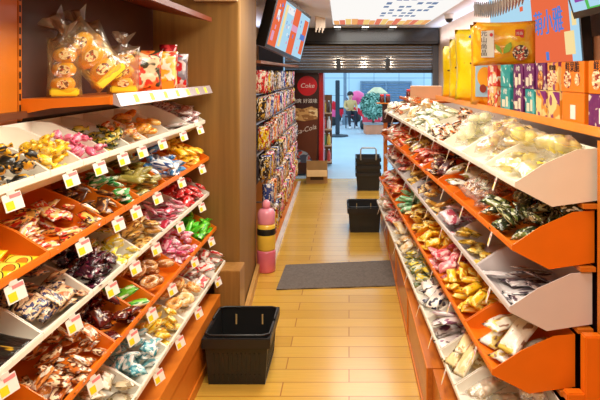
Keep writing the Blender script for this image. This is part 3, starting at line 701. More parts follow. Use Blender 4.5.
# ------------------------------------------------------------------ boxed snacks on the right shelf (two tiers)
BOXMAT = {
 'red': printed('bx_red', (214, 50, 30), (240, 180, 110), (250, 240, 230), 2, .54, .4, .1, bump=0), 'teal': printed('bx_teal', (30, 150, 150), (90, 190, 190), (230, 240, 230), 2, .6, .4, .1, bump=0),
 'purple': printed('bx_purple', (110, 30, 100), (70, 20, 70), (230, 210, 190), 2.2, .6, .4, .1, bump=0), 'cream': printed('bx_cream', (240, 214, 140), (226, 150, 50), (150, 60, 110), 1.8, .55, .4, .1, bump=0),
 'orange': plain('bx_orange', (240, 130, 20), .35, .2, vary=.06)}
def snack_box(yc, w, colour, z, label, deco, h=.118):
    x = shelfx(yc, .012)
    o = thing('snack_box', label, 'box', (x, yc, z), math.atan(.04), 'boxed snacks on the orange shelf')
    o['group'] = 'boxed snacks on the orange shelf'
    bm = new_bm(); bx(bm, 0, .06, -w/2+.0015, w/2-.0015, 0, h); obj('carton', bm, BOXMAT[colour], o, bevel=.002)
    fr = new_bm()
    if deco == 'bowl':
        prism(fr, [(.36*w*math.cos(t*PI/12)*.8, h*.36+.36*h*math.sin(t*PI/12)) for t in range(24)], 0, -.0015, -.0002)
        obj('bowl_picture', fr, printed('bowl_pic', (214, 110, 40), (240, 200, 120), (120, 40, 20), 3, .5, .4, 0, bump=0), o)
    elif deco == 'stripe':
        bx(fr, -.0015, -.0002, -w*.28, -w*.08, h*.15, h*.6); bx(fr, -.0015, -.0002, w*.02, w*.3, h*.12, h*.45); obj('printed_label', fr, plain('label_cream', (240, 226, 200), .4), o)
    elif deco == 'corner':
        prism(fr, [(-w/2+.004, h-.003), (-w/2+.004, h*.5), (w*.1, h-.003)], 0, -.0015, -.0002); obj('corner_print', fr, plain('bx_violet', (130, 20, 120), .4), o)
    elif deco == 'round':
        for k, (cy, r) in enumerate(((w*.2, .3), (-w*.22, .2))):
            prism(fr, [(cy + r*h*math.cos(t*PI/12), h*.42 + r*h*math.sin(t*PI/12)) for t in range(24)], 0, -.0015-.0002*k, -.0002)
        obj('food_picture', fr, printed('fig_pic', (150, 40, 24), (236, 170, 120), (250, 230, 190), 4, .5, .4, 0, bump=0), o)
    elif deco == 'panel':
        bx(fr, -.0015, -.0002, -w*.12, w*.1, h*.14, h*.6); obj('printed_label', fr, CARD, o)
    if deco in ('stripe', 'round', 'bowl'):
        t = text_mesh('鲜果脆' if deco == 'round' else '小食', w*.2)
        t.materials.append(plain('print_dark', (70, 26, 16)) if deco == 'round' else CARD)
        link('lettering', t, o, (-.0012, 0, h*.8), (PI/2, 0, -PI/2))
    return o
low = [(3.42, .19, 'red', 'bowl'), (3.17, .17, 'teal', 'stripe'), (2.96, .15, 'purple', 'stripe'), (2.79, .13, 'teal', 'stripe'), (2.645, .13, 'cream', 'corner'), (2.495, .13, 'cream', 'corner'), (2.305, .21, 'orange', 'panel'), (2.06, .22, 'purple', 'panel'), (1.83, .2, 'purple', 'panel')]
upp = [(3.42, .19, 'red', 'stripe'), (3.17, .17, 'teal', ''), (2.96, .15, 'purple', 'stripe'), (2.80, .14, 'purple', 'stripe'), (2.65, .12, 'purple', 'bowl'), (2.51, .12, 'cream', 'round'), (2.31, .22, 'orange', 'round'), (2.06, .22, 'orange', 'round'), (1.83, .2, 'orange', 'round')]
ordn = ['last', 'next-to-last', 'third', 'fourth', 'fifth', 'sixth', 'seventh', 'eighth', 'ninth']
for i, (y, w, c, d) in enumerate(low):
    snack_box(y, w, c, 1.4065, f'{c} snack box in lower tier on orange shelf, {["beside the tall orange bag","second from the tall orange bag","third from the tall orange bag","fourth from the tall orange bag","fifth from the tall orange bag","sixth from the tall orange bag","seventh from the tall orange bag","eighth from the tall orange bag","ninth from the tall orange bag"][i]}', d)
for i, (y, w, c, d) in enumerate(upp):
    snack_box(y, w, c, 1.4065+.1195, f'{c} snack box in upper tier, {["beside the tall orange bag","second from the tall orange bag","third from the tall orange bag","fourth from the tall orange bag","fifth from the tall orange bag","sixth from the tall orange bag","seventh from the tall orange bag","eighth from the tall orange bag","ninth from the tall orange bag"][i]}', d)

# ------------------------------------------------------------------ big bags on the right shelf
YB = printed('bag_yellow', (246, 214, 20), (236, 196, 10), (250, 232, 60), 1.3, .55, .3, .4)
OB = printed('bag_orange', (246, 180, 20), (240, 160, 14), (250, 206, 60), 1.4, .55, .28, .5)
def stand_bag(name, label, W, H, T, loc, yaw, mat, seed, lean=0, group=None):
    """a pouch standing upright; local -y is its face"""
    o = thing(name, label, 'bag', loc, yaw, group)
    bm = pack_bm(H, W, T, seed, .06, 16, 10, .3)
    for v in bm.verts:
        x, y, z = v.co; v.co = Vector((y, -z + lean*(x+H/2), x + H/2))
    obj('pouch', bm, mat, o, True); return o
def face_patch(o, cx, cz, w, h, mat, name, yoff, ell=False):
    bm = new_bm()
    if ell: prism(bm, [(cx+w/2*math.cos(t*PI/14), cz+h/2*math.sin(t*PI/14)) for t in range(28)], 1, yoff-.002, yoff)
    else: prism(bm, [(cx-w/2, cz-h/2), (cx+w/2, cz-h/2), (cx+w/2*.96, cz+h/2), (cx-w/2, cz+h/2*.97)], 1, yoff-.002, yoff)
    return obj(name, bm, mat, o)
BLUEP = plain('print_blue', (60, 110, 200), .4)
for i, (y, w, h, yaw, lab) in enumerate(((4.18, .27, .50, -.6, 'tall yellow snack bag with a blue corner next to the orange picture bag'), (4.52, .22, .45, -.7, 'tall yellow snack bag standing between two other yellow bags'), (4.82, .2, .41, -.7, 'tall yellow snack bag at the far end beside the carton'))):
    o = stand_bag('snack_bag', lab, w, h, .09, (shelfx(y, .09), y, 1.4065), yaw, YB, 40+i, group='yellow bags on the orange shelf')
    bm = new_bm(); prism(bm, [(-.02, h*.88), (w*.36, h*.83), (w*.36, h*.93), (.0, h*.93)], 1, -.036, -.03); obj('blue_print', bm, BLUEP, o)
    face_patch(o, .03, h*.52, w*.55, .012, plain('print_brown', (110, 70, 30), .4), 'printed_line', -.046)
# tall picture bag
o = stand_bag('snack_bag', 'tall orange bag with a pale blue picture beside the boxed snacks', .24, .49, .08, (shelfx(3.64, .06), 3.64, 1.4065), -.45, OB, 51)
face_patch(o, .0, .15, .155, .2, plain('print_sky', (160, 200, 226), .4), 'sky_picture', -.043)
face_patch(o, -.02, .17, .09, .12, plain('print_gold', (244, 170, 20), .4), 'golden_shape', -.046, True)
face_patch(o, .035, .13, .05, .1, plain('print_gold', (244, 170, 20), .4), 'golden_shape', -.047, True)
face_patch(o, -.03, .10, .04, .05, plain('print_rust', (150, 50, 20), .4), 'rust_shape', -.049, True)
face_patch(o, .02, .34, .05, .17, CARD, 'label_panel', -.044)
# wide bag lying on the boxes, facing the camera
wb = thing('snack_bag', 'wide golden bag with white label leaning on top of the snack boxes', 'bag', (.862, 3.34, 1.646), -.30)
bm = pack_bm(.335, .25, .075, 61, .06, 16, 10, .25)
for v in bm.verts:
    x, y, z = v.co; v.co = Vector((x, -z, y + .118))
obj('pouch', bm, OB, wb, True)
face_patch(wb, -.085, .115, .07, .15, CARD, 'label_panel', -.041)
t = text_mesh('元\n山\n尚\n品', .036); t.materials.append(plain('ink', (30, 24, 20)))
link('lettering', t, wb, (-.105, -.0445, .118), (PI/2, 0, 0))
face_patch(wb, -.065, .165, .018, .02, REDP, 'red_seal', -.0445, True)
sq = face_patch(wb, .085, .17, .045, .045, REDP, 'red_square', -.040)
t = text_mesh('尚品', .018); t.materials.append(CARD); link('lettering', t, wb, (.085, -.043, .17), (PI/2, 0, 0))
bm = new_bm()
prism(bm, [(.0, .06), (.03, .07), (.045, .10), (.04, .125), (.015, .11), (.0, .085)], 1, -.042, -.040); prism(bm, [(-.005, .055), (-.04, .085), (-.045, .115), (-.02, .10)], 1, -.042, -.040)
obj('green_leaf', bm, plain('print_green', (140, 180, 40), .4), wb)
face_patch(wb, .09, .065, .085, .085, printed('truffle', (60, 26, 16), (200, 70, 40), (240, 220, 180), 4, .52, .4, 0, bump=0), 'food_picture', -.040, True)
# carton and jars at the far end of the shelf
bm = new_bm(); bx(bm, -.14, .14, -.11, .11, 0, .12)
tag(obj('cardboard_carton', bm, plain('kraft', (206, 168, 132), .7, vary=.06), bevel=.004, loc=(.70, 5.46, 1.362), rot=(0, 0, -.12)), 'plain cardboard carton lying at the far end of the orange shelf', 'box')
bm = new_bm(); bx(bm, .72, 1.2, 5.1, 6.0, 1.344, 1.36); bx(bm, .72, .73, 5.1, 6.0, 1.344, 1.37); obj('far_shelf', skew(bm), ORANGE, rr_)
for k in range(5):
    j = thing('snack_jar', f'small dark jar with red lid on the far rack end, {["beside the orange post","second from the orange post","third from the orange post","fourth from the orange post","fifth from the orange post"][k]}', 'jar', (.40+.055*k, 6.0-.045*k, 1.3055), 0, 'jars on the far rack end')
    if k > 1: j.location = (.575+.06*(k-2), 5.78, 1.361)
    else: j.location = (.335+.06*k, 6.085, 1.301)
    bm = new_bm(); lathe(bm, [(.022, 0), (.024, .01), (.024, .055), (.018, .062)], 14); obj('body', bm, plain('jar_brown', (90, 34, 24), .3, .3), j, True)
    bm = new_bm(); lathe(bm, [(.02, .063), (.021, .066), (.021, .08), (.015, .083)], 14); obj('lid', bm, REDP, j, True)
bm = new_bm(); bx(bm, .50, .66, 6.03, 6.12, 1.29, 1.30); obj('end_ledge', skew(bm), ORANGE_D, rr_)

# ------------------------------------------------------------------ bags on the left goods shelf
def roll_bag(label, loc, yaw, lean, H, W, T, roll=0):
    o = thing('clear_cake_bag', label, 'bag', loc, yaw, None)
    o.rotation_euler = (lean, roll, yaw)
    bm = pack_bm(H*.78, W, T, int(H*1000), .05, 14, 9, .45)
    for v in bm.verts:
        x, y, z = v.co; v.co = Vector((y, -z, x + H*.39))
    obj('film', bm, FILM_Y, o, True)
    bm = new_bm(); n = 14       # gathered neck
    prof = [(W*.36, H*.70), (W*.16, H*.77), (W*.09, H*.80), (W*.2, H*.88), (W*.34, H*.98)]
    rg = []
    for r, z in prof:
        rg.append([bm.verts.new((r*math.cos(2*PI*i/n)*(1+.2*math.sin(4*i)), .55*r*math.sin(2*PI*i/n)*(1+.25*math.cos(3*i)), z+.012*math.sin(5*i))) for i in range(n)])
    for a, b in zip(rg, rg[1:]):
        for i in range(n): bm.faces.new((a[i], a[(i+1) % n], b[(i+1) % n], b[i]))
    obj('gathered_neck', bm, film('dark_film', (.72, .6, .5), .14, haze=.08), o, True)
    bm = new_bm(); bx(bm, -W*.4, W*.4, -T*.3, T*.3, .004, .035); obj('yellow_base', bm, plain('base_yellow', (236, 214, 30), .4), o, bevel=.006)
    for k in range(3):
        bm = new_bm(); blob(bm, (0, 0, 0), (W*.36, T*.3, H*.105), 14, 9, .15)
        c = obj('cake_roll', bm, plain('cake_yellow', (236, 170, 30), .5, .2, vary=.25, scale=18), o, True, loc=(W*.03*(k-1), 0, H*(.17+.19*k)))
        bm = new_bm(); prism(bm, [(W*.17*math.cos(t*PI/10), H*.06*math.sin(t*PI/10)) for t in range(20)], 1, -T*.345, -T*.30); obj('oval_label', bm, printed('ovl', (250, 236, 200), (110, 50, 20), (200, 60, 30), 3, .55, .4, .2, bump=0), c)
    return o
roll_bag('upright clear bag of yellow cake rolls standing beside the slotted orange upright', (-1.085, 2.29, 1.508), .35, 0, .29, .125, .085)
roll_bag('clear bag of yellow cake rolls slumped sideways across the orange shelf', (-.925, 2.37, 1.575), .45, -.10, .34, .16, .085, -.75)
roll_bag('clear bag of cake rolls leaning behind the slumped bag', (-1.03, 2.58, 1.56), .5, -.08, .34, .15, .08, -.42)
roll_bag('clear bag of cake rolls between the slumped bag and the green-white packet', (-1.00, 2.66, 1.509), .5, 0, .27, .14, .07, .0)
for lab, y, x, w, h, m_, sdx in (
  ('white patterned snack packet with a green mark beside the yellow-orange packet', 2.84, -.985, .20, .2, printed('lsp1', (240, 220, 180), (230, 120, 50), (60, 60, 40), 2, .52, .28, .5, c4=(220, 60, 40)), 71),
  ('yellow and orange snack packet in the middle of the orange shelf', 3.07, -.985, .22, .205, printed('lsp2', (250, 176, 20), (246, 220, 130), (220, 70, 50), 1.8, .53, .28, .5, c4=(250, 240, 220)), 72),
  ('silver and red snack packet at the pillar end of the orange shelf', 3.33, -.985, .19, .2, printed('lsp3', (210, 200, 200), (120, 110, 120), (190, 20, 30), 2, .52, .22, .5), 73)):
    o = stand_bag('snack_packet', lab, w, h, .07, (x, y, 1.5065), .55, m_, sdx)
    if sdx == 72: face_patch(o, .0, .03, .16, .05, plain('lsp_band', (250, 150, 10), .4), 'orange_band', -.034)
o = stand_bag('snack_packet', 'tall narrow red snack packet at the back of the orange shelf by the pillar', .10, .26, .05, (-1.06, 3.52, 1.5065), .3, printed('lsp4', (160, 14, 24), (220, 60, 60), (240, 220, 210), 2, .56), 74)

# ------------------------------------------------------------------ baskets
def basket_parts():
    w0, d0, w1, d1, h, t = .145, .18, .163, .20, .245, .004
    bm = new_bm()
    def wallquad(p):   # four-corner slab made of an outer and inner skin
        pass
    o_ = [[(-w0, -d0, 0), (w0, -d0, 0), (w0, d0, 0), (-w0, d0, 0)], [(-w1, -d1, h), (w1, -d1, h), (w1, d1, h), (-w1, d1, h)]]
    i_ = [[(-w0+t, -d0+t, t), (w0-t, -d0+t, t), (w0-t, d0-t, t), (-w0+t, d0-t, t)], [(-w1+t, -d1+t, h), (w1-t, -d1+t, h), (w1-t, d1-t, h), (-w1+t, d1-t, h)]]
    V = [[bm.verts.new(p) for p in r] for r in o_+i_]
    bm.faces.new(list(reversed(V[0]))); bm.faces.new(V[2])
    for k in range(4):
        q = (k+1) % 4
        bm.faces.new((V[0][k], V[0][q], V[1][q], V[1][k])); bm.faces.new((V[2][q], V[2][k], V[3][k], V[3][q])); bm.faces.new((V[1][k], V[1][q], V[3][q], V[3][k]))
    # ribs all round the lower and upper wall
    for s in (-1, 1):
        for k in range(11):
            x = -w0+.03+k*(2*w0-.06)/10
            for z0, z1 in ((.02, .055), (.075, .165)):
                f = lambda z: d0+(d1-d0)*z/h
                a = [(x-.004, s*f(z0), z0), (x+.004, s*f(z0), z0), (x+.004, s*f(z1), z1), (x-.004, s*f(z1), z1)]
                b = [(p[0], p[1]+s*.003, p[2]) for p in a]
                A = [bm.verts.new(p) for p in a]; B = [bm.verts.new(p) for p in b]
                bm.faces.new(B)
                for q in range(4): bm.faces.new((A[q], A[(q+1) % 4], B[(q+1) % 4], B[q]))
        for k in range(13):
            y = -d0+.03+k*(2*d0-.06)/12
            for z0, z1 in ((.02, .055), (.075, .165)):
                f = lambda z: w0+(w1-w0)*z/h
                a = [(s*f(z0), y-.004, z0), (s*f(z0), y+.004, z0), (s*f(z1), y+.004, z1), (s*f(z1), y-.004, z1)]
                b = [(p[0]+s*.003, p[1], p[2]) for p in a]
                A = [bm.verts.new(p) for p in a]; B = [bm.verts.new(p) for p in b]
                bm.faces.new(B)
                for q in range(4): bm.faces.new((A[q], A[(q+1) % 4], B[(q+1) % 4], B[q]))
    body = finish(bm, 'basket_body', BLACKP)
    bm = new_bm()      # deep turned-over rim
    e = .012
    for (x0, x1, y0, y1) in ((-w1-e, w1+e, -d1-e, -d1-.001), (-w1-e, w1+e, d1+.001, d1+e), (-w1-e, -w1-.001, -d1-.001, d1+.001), (w1+.001, w1+e, -d1-.001, d1+.001)):
        bx(bm, x0, x1, y0, y1, h-.05, h+.002)
    rim = finish(bm, 'rim', BLACKP, bevel=.003)
    hs = []
    for s in (-1, 1):
        bm = new_bm(); z = h+.010
        tube(bm, [(-w1-.004, s*.02, z), (-w1-.002, s*(d1-.03), z), (-w1+.03, s*(d1-.012), z), (w1-.03, s*(d1-.012), z), (w1+.002, s*(d1-.03), z), (w1+.004, s*.02, z)], .006, 8)
        hs.append(finish(bm, 'handle', BLACKP, True))
    cl = []
    for x in (-.07, .08):
        bm = new_bm(); bx(bm, x-.004, x+.004, d1-.022, d1-.016, h-.085, h-.03); cl.append(finish(bm, 'handle_clip', plain('clip_tan', (206, 170, 110), .5)))
    return body, rim, hs, cl
BP = basket_parts()
def basket(label, loc, rz, group=None, raised=False, plainmesh=False):
    o = thing('shopping_basket', label, 'basket', loc, rz, group)
    link('basket_body', BP[0], o); link('rim', BP[1], o)
    if plainmesh: return o
    if raised:
        h = .245
        bm = new_bm(); tube(bm, [(-.10, -.20, h-.02), (-.105, -.235, h-.01), (-.105, -.235, h+.12), (-.085, -.238, h+.145), (.085, -.238, h+.145), (.105, -.235, h+.12), (.105, -.235, h-.01), (.10, -.20, h-.02)], .011, 8)
        obj('handle', bm, plain('handle_grey', (170, 176, 180), .35), o, True)
        return o
    for me in BP[2]: link('handle', me, o)
    for me in BP[3]: link('handle_clip', me, o)
    return o
basket('black shopping basket standing alone on the floor beside the orange plinth', (-.576, 3.262, 0), .0)
basket('black shopping basket on the floor by the snack rack beyond the mat', (.155, 6.2, 0), .02)
basket('lowest black basket of the nested stack by the shop entrance', (.262, 8.33, 0), .0, 'nested baskets at the entrance', plainmesh=True)
basket('middle black basket of the nested stack by the shop entrance', (.262, 8.33, .10), .0, 'nested baskets at the entrance', plainmesh=True)
basket('topmost black basket with a grey raised handle, on the nested stack', (.262, 8.33, .20), .0, 'nested baskets at the entrance', raised=True)

# ------------------------------------------------------------------ mat
m, nt, out = _new('ribbed_mat'); b_ = _bsdf(nt, out, None, .85)
tc = nt.nodes.new('ShaderNodeTexCoord'); w_ = nt.nodes.new('ShaderNodeTexWave'); w_.bands_direction = 'Y'; w_.inputs['Scale'].default_value = 14; w_.inputs['Distortion'].default_value = 1.2
n_ = nt.nodes.new('ShaderNodeTexNoise'); n_.inputs['Scale'].default_value = 60
nt.links.new(tc.outputs['Object'], w_.inputs[0]); nt.links.new(tc.outputs['Object'], n_.inputs['Vector'])
mx = nt.nodes.new('ShaderNodeMath'); mx.operation = 'MULTIPLY'; nt.links.new(w_.outputs['Fac'], mx.inputs[0]); nt.links.new(n_.outputs[0], mx.inputs[1])
cr_ = nt.nodes.new('ShaderNodeValToRGB'); cr_.color_ramp.elements[0].color = (*lin((70, 62, 56)), 1); cr_.color_ramp.elements[1].color = (*lin((134, 122, 112)), 1); cr_.color_ramp.elements[1].position = .6
nt.links.new(mx.outputs[0], cr_.inputs[0]); nt.links.new(cr_.outputs[0], b_.inputs['Base Color'])
bm = new_bm(); prism(bm, [(-.535, 4.42), (.35, 4.50), (.355, 5.10), (-.525, 4.98)], 2, 0, .009)
tag(obj('floor_mat', bm, m), 'dark grey ribbed mat lying across the wooden floor of the aisle', 'mat')

# ------------------------------------------------------------------ hanging-bag rack on the wall beyond the pillar
wr = thing('snack_rack', 'wall rack of hanging snack bags beyond the timber pillar', 'rack', (-1.0, 4.97, 0))
def wx(bm):
    for v in bm.verts: v.co -= Vector((-1.0, 4.97, 0))
    return bm
bm = new_bm(); bx(bm, -1.35, -1.30, 4.97, 8.7, 0, 1.75); obj('back_panel', wx(bm), plain('rack_dark', (60, 44, 36), .5), wr)
bm = new_bm(); bx(bm, -1.30, -.665, 4.97, 8.7, 0, .03)
for v in bm.verts: v.co.x -= .025*(v.co.y-4.97)*(.8 if v.co.x > -1 else 0)
obj('base', wx(bm), ORANGE_D, wr)
bm = new_bm(); bx(bm, -.664, -.625, 4.97, 8.7, 0, .032)
for v in bm.verts: v.co.x -= .025*(v.co.y-4.97)*.8
obj('base_strip', wx(bm), plain('base_silver', (226, 214, 206), .3, .2), wr)
bm = new_bm(); prism(bm, [(-1.30, 1.70), (-.73, 1.68), (-.73, 1.705), (-1.30, 1.73)], 1, 4.97, 8.7)
obj('top_shelf', wx(bm), wood('shelf_wood', (120, 66, 36), (160, 96, 56), 1), wr)
ZR = [1.66, 1.40, 1.15, .90, .65, .42]
XR = [-.76, -.75, -.735, -.715, -.70, -.69]
bm = new_bm()
for z, x in zip(ZR[1:], XR[1:]): bx(bm, x-.06, x-.045, 4.97 if z > .7 else 5.15, 8.65, z+.008, z+.023)
obj('hanging_rail', wx(bm), STEEL, wr)
for z, x in zip(ZR[1:], XR[1:]):
    for y in (5.4, 8.0):
        bm = new_bm(); bx(bm, -1.30, x-.06, y, y+.02, z+.01, z+.02); obj('rail_arm', wx(bm), STEEL, wr)
cols = [('red', (206, 36, 40), (246, 220, 190)), ('yellow', (240, 200, 40), (180, 60, 30)), ('white', (216, 206, 198), (150, 70, 70)), ('blue', (50, 80, 160), (230, 230, 236)), ('black', (30, 28, 30), (214, 170, 70)), ('pink', (236, 110, 150), (250, 220, 226)), ('orange', (236, 130, 40), (250, 226, 170)), ('brown', (110, 64, 40), (220, 180, 130))]
hm = []
for k, (nme, c1, c2) in enumerate(cols):
    hm.append([finish((lambda bm: bm)(pack_bm(.20, .105, .038, 500+k*3+q, .08, 10, 7, .3)), 'hanging_bag', printed('hb_'+nme, c1, c2, (240, 232, 220), 3.4, .55, .25, .5, c4=(60, 40, 36)), True) for q in range(2)])
rows_w = ['first', 'second', 'third', 'fourth', 'fifth', 'sixth']
rr = random.Random(21)
for r, (z, x) in enumerate(zip(ZR, XR)):
    y = 5.06 if r < 4 else 5.2
    while y < 8.55:
        weights = [3, 2, 2, 2, 4, 1, 2, 3] if r < 4 else [3, 2, 2, 1, 1, 4, 3, 2]
        k = rr.choices(range(8), weights)[0]
        if r == 0 and y < 6.0: k = [0, 2, 1, 2, 2, 4, 1][int((y-5.06)/.16) % 7]
        me = hm[k][rr.randrange(2)]
        xx = x - .022*(y-4.97) + rr.uniform(0, .02)
        zz = z - .105 if r else z - .135
        # hang: long axis vertical, face turned a little to the shop
        mat = Matrix.Translation((xx+.0, y, zz)) @ Matrix.Rotation(rr.uniform(-.15, .75), 4, 'Z') @ Matrix.Rotation(rr.uniform(-.05, .25), 4, 'X') @ Matrix.Rotation(PI/2, 4, 'X') @ Matrix.Rotation(PI/2, 4, 'Z')
        o = bpy.data.objects.new('hanging_snack_bag', me); COL.objects.link(o); o.matrix_world = mat
        tag(o, f'{cols[k][0]} printed snack bag hanging in the {rows_w[r]} row from the top of wall rack', 'bag', f'{cols[k][0]} bags in {rows_w[r]} hanging row')
        y += rr.uniform(.10, .14)
# tall pink and yellow jar in front of the rack
j = thing('snack_jar', 'tall yellow and pink plastic jar at the rack end beside the pillar', 'jar', (-.668, 4.85, 0))
bm = new_bm(); lathe(bm, [(.066, 0), (.075, .012), (.076, .16), (.072, .175)], 24); obj('pink_base', bm, plain('jar_pink', (226, 110, 130), .3, .4), j, True)
bm = new_bm(); lathe(bm, [(.071, .1755), (.073, .19), (.073, .36), (.066, .385)], 24); obj('yellow_body', bm, plain('jar_yellow', (240, 196, 70), .3, .4), j, True)
bm = new_bm(); lathe(bm, [(.0735, .30), (.075, .305), (.075, .345), (.0735, .35)], 24, caps=False); obj('dark_band', bm, BLACKP, j, True)
bm = new_bm(); lathe(bm, [(.067, .386), (.07, .392), (.07, .47), (.055, .50), (.02, .51)], 24); obj('pink_lid', bm, plain('jar_pink2', (240, 150, 170), .3, .4), j, True)
bm = new_bm(); lathe(bm, [(.03, .515), (.033, .53), (.03, .56), (.012, .575)], 16); obj('pink_knob', bm, plain('jar_pink2', (240, 150, 170)), j, True)
rr = random.Random(5)
for k in range(16):
    y = 5.28+k*.2; c = rr.choice([0, 1, 2, 4, 5, 6])
    o = bpy.data.objects.new('standing_snack_bag', hm[c][k % 2]); COL.objects.link(o)
    o.matrix_world = Matrix.Translation((-.745-.02*(y-5), y, .13)) @ Matrix.Rotation(rr.uniform(.2, .8), 4, 'Z') @ Matrix.Rotation(PI/2, 4, 'X') @ Matrix.Rotation(PI/2, 4, 'Z')
    tag(o, f'{cols[c][0]} snack bag standing on the silver-edged base of the wall rack', 'bag', f'{cols[c][0]} bags on the wall rack base')

# ------------------------------------------------------------------ screens
def quad_panel(bm, A, U, V, u0, u1, v0, v1, N, off, mi):
    ps = [A+U*u0+V*v0+N*off, A+U*u1+V*v0+N*off, A+U*u1+V*v1+N*off, A+U*u0+V*v1+N*off]
    bm.faces.new([bm.verts.new(p) for p in ps]).material_index = mi
def screen(label, A, U, V, tiles, mats, depth=.06, bez=.02, bez_b=None):
    """A lower near corner of the screen, U along its width, V up its height"""
    N = U.cross(V).normalized()
    o = thing('tv_screen', label, 'screen', A)
    u, v = U.normalized(), V.normalized(); bb = bez_b or bez
    bm = new_bm()
    c = [-u*bez - v*bb, U + u*bez - v*bb, U + V + u*bez + v*bez, V - u*bez + v*bez]
    F = [bm.verts.new(p - N*.002) for p in c]; B = [bm.verts.new(p - N*depth) for p in c]
    bm.faces.new(F); bm.faces.new(list(reversed(B)))
    for i in range(4): bm.faces.new((F[i], B[i], B[(i+1) % 4], F[(i+1) % 4]))
    obj('housing', bm, plain('tv_black', (14, 14, 16), .3, .3), o)
    bm = new_bm()
    for i, (u0, u1, v0, v1, mi) in enumerate(tiles): quad_panel(bm, Vector((0, 0, 0)), U, V, u0, u1, v0, v1, N, .001+.0004*i, mi)
    obj('display', bm, mats, o)
    return o, N
SC = [glow('scr_blue', (176, 218, 240), 1.0), glow('scr_red', (236, 110, 70), 1.0), glow('scr_white', (240, 240, 240), 1.0), glow('scr_deep', (90, 130, 210), 1.0), glow('scr_cream', (250, 224, 160), 1.0), glow('scr_pink', (226, 160, 190), 1.0), glow('scr_green', (90, 190, 90), 1.0), glow('scr_violet', (150, 70, 170), 1.0)]
A = Vector((-.70, 5.12, 1.85)); B2 = Vector((-.503, 6.20, 1.742)); U = B2-A
Vv = Vector((.23, 0, 1)); Vv = (Vv - U.normalized()*Vv.dot(U.normalized())).normalized()*.43
rr = random.Random(3)
tl = [(0, 1, 0, 1, 0), (0, .2, 0, 1, 1), (.24, .30, .05, .95, 4), (.5, .68, 0, 1, 1), (.50, .68, .5, .64, 5), (.86, .97, .1, .5, 1), (.84, .97, .5, .9, 1), (.8, .95, .42, .55, 3), (.03, .09, .1, .3, 5), (.06, .12, .55, .75, 2), (.3, .48, .8, .95, 2)]
for k in range(26):
    u0 = rr.choice([.3, .34, .38, .42, .7, .74, .04, .1, .54]) + rr.uniform(0, .02); v0 = rr.uniform(.06, .9); w = rr.uniform(.012, .03); h = rr.uniform(.03, .09)
    tl.append((u0, u0+w, v0, v0+h, rr.choice([2, 3, 5])))
screen('tilted menu screen with orange and pale blue columns hanging above the wall rack', A, U, Vv, tl, SC, .09, .03)
# hanging fringe behind that screen
bm = new_bm()
for k in range(9):
    tube(bm, [(-.40+.012*k+.004*math.sin(k), 7.2+.02*k, 2.278), (-.395+.012*k, 7.2+.02*k, 2.19), (-.398+.012*k, 7.2+.02*k, 2.09+.03*(k % 3))], .008, 6)
tag(obj('hanging_fringe', bm, plain('fringe_cream', (236, 220, 200), .7)), 'pale paper fringe hanging from the ceiling past the tilted screen', 'decoration')

# right screen on the wall above the boxes
A = Vector((1.10, 4.55, 1.66)); U = Vector((.048, -1.6, 0)); Vv = Vector((-.05, 0, .60))
tl = [(0, 1, 0, 1, 0), (.58, .93, 0, 1, 1), (.02, .2, .1, .5, 4), (.06, .32, .72, .86, 2), (.1, .3, .62, .68, 3), (.88, .96, .06, .26, 4), (.70, .73, .02, .1, 3), (.45, .49, .55, .6, 1), (.95, .985, .3, .42, 4), (.955, .98, .6, .68, 2), (.95, .97, .75, .86, 3)]
o, N = screen('wall screen with an orange panel and blue characters above the snack boxes', A, U, Vv, tl, SC, .05, .015, .03)
t = text_mesh('萌小雅', .15, .002); t.materials.append(glow('scr_deep', (90, 130, 210)))
Ux, Vx = U.normalized(), Vv.normalized()
lt = link('lettering', t, o); Nn = Ux.cross(Vx).normalized()
pos = U*.755 + Vv*.36 + Nn*.012
lt.matrix_local = Matrix(((Ux.x, Vx.x, Nn.x, pos.x), (Ux.y, Vx.y, Nn.y, pos.y), (Ux.z, Vx.z, Nn.z, pos.z), (0, 0, 0, 1)))
A = Vector((1.02, 2.72, 1.875)); U = Vector((.03, -.9, -.0)); Vv = Vector((-.10, 0, .32))
tl = [(0, 1, 0, 1, 6), (.0, .16, .0, 1, 0), (.05, .3, .12, .8, 7), (.32, .55, .2, 1, 6), (.36, .5, .1, .5, 1), (.55, .8, .0, .9, 4), (.6, .75, .2, .6, 1), (.8, 1, .2, 1, 5), (.2, .6, .02, .14, 0)]
screen('dark-framed screen with green and purple pictures hanging over the orange boxes', A, U, Vv, tl, SC, .06, .025, .03)
# dark brown cabinet side below it
bm = new_bm(); bx(bm, 1.20, 1.355, 1.3, 2.98, 1.45, 1.78); bx(bm, 1.195, 1.20, 2.2, 2.24, 1.45, 1.78)
tag(obj('wall_cabinet', bm, wood('dark_wood', (150, 92, 58), (178, 116, 76), 2, .5, .1), bevel=.004), 'dark brown wooden wall cabinet behind the orange snack boxes', 'cabinet')
# zigzag tinsel garland
bm = new_bm(); n = 40
P0, P1 = Vector((.985, 4.75, 2.10)), Vector((.93, 3.2, 2.02))
zz = []
for k in range(n+1):
    p = P0.lerp(P1, k/n); zz.append(p + Vector((.0, 0, (-.05 if k % 2 else .03) - .04*math.sin(PI*k/n))))
for a, b in zip(zz, zz[1:]):
    d = Vector((.03, 0, .0)); A_ = [bm.verts.new(a), bm.verts.new(b), bm.verts.new(b+Vector((.01, .0, .035))), bm.verts.new(a+Vector((.01, 0, .035)))]
    B_ = [bm.verts.new(v.co + Vector((.006, 0, 0))) for v in A_]
    bm.faces.new(A_); bm.faces.new(list(reversed(B_)))
    for i in range(4): bm.faces.new((A_[i], B_[i], B_[(i+1) % 4], A_[(i+1) % 4]))
tag(obj('hanging_garland', bm, plain('tinsel_grey', (176, 166, 158), .3, 0, .4)), 'grey zigzag tinsel garland strung above the wall screen', 'garland')
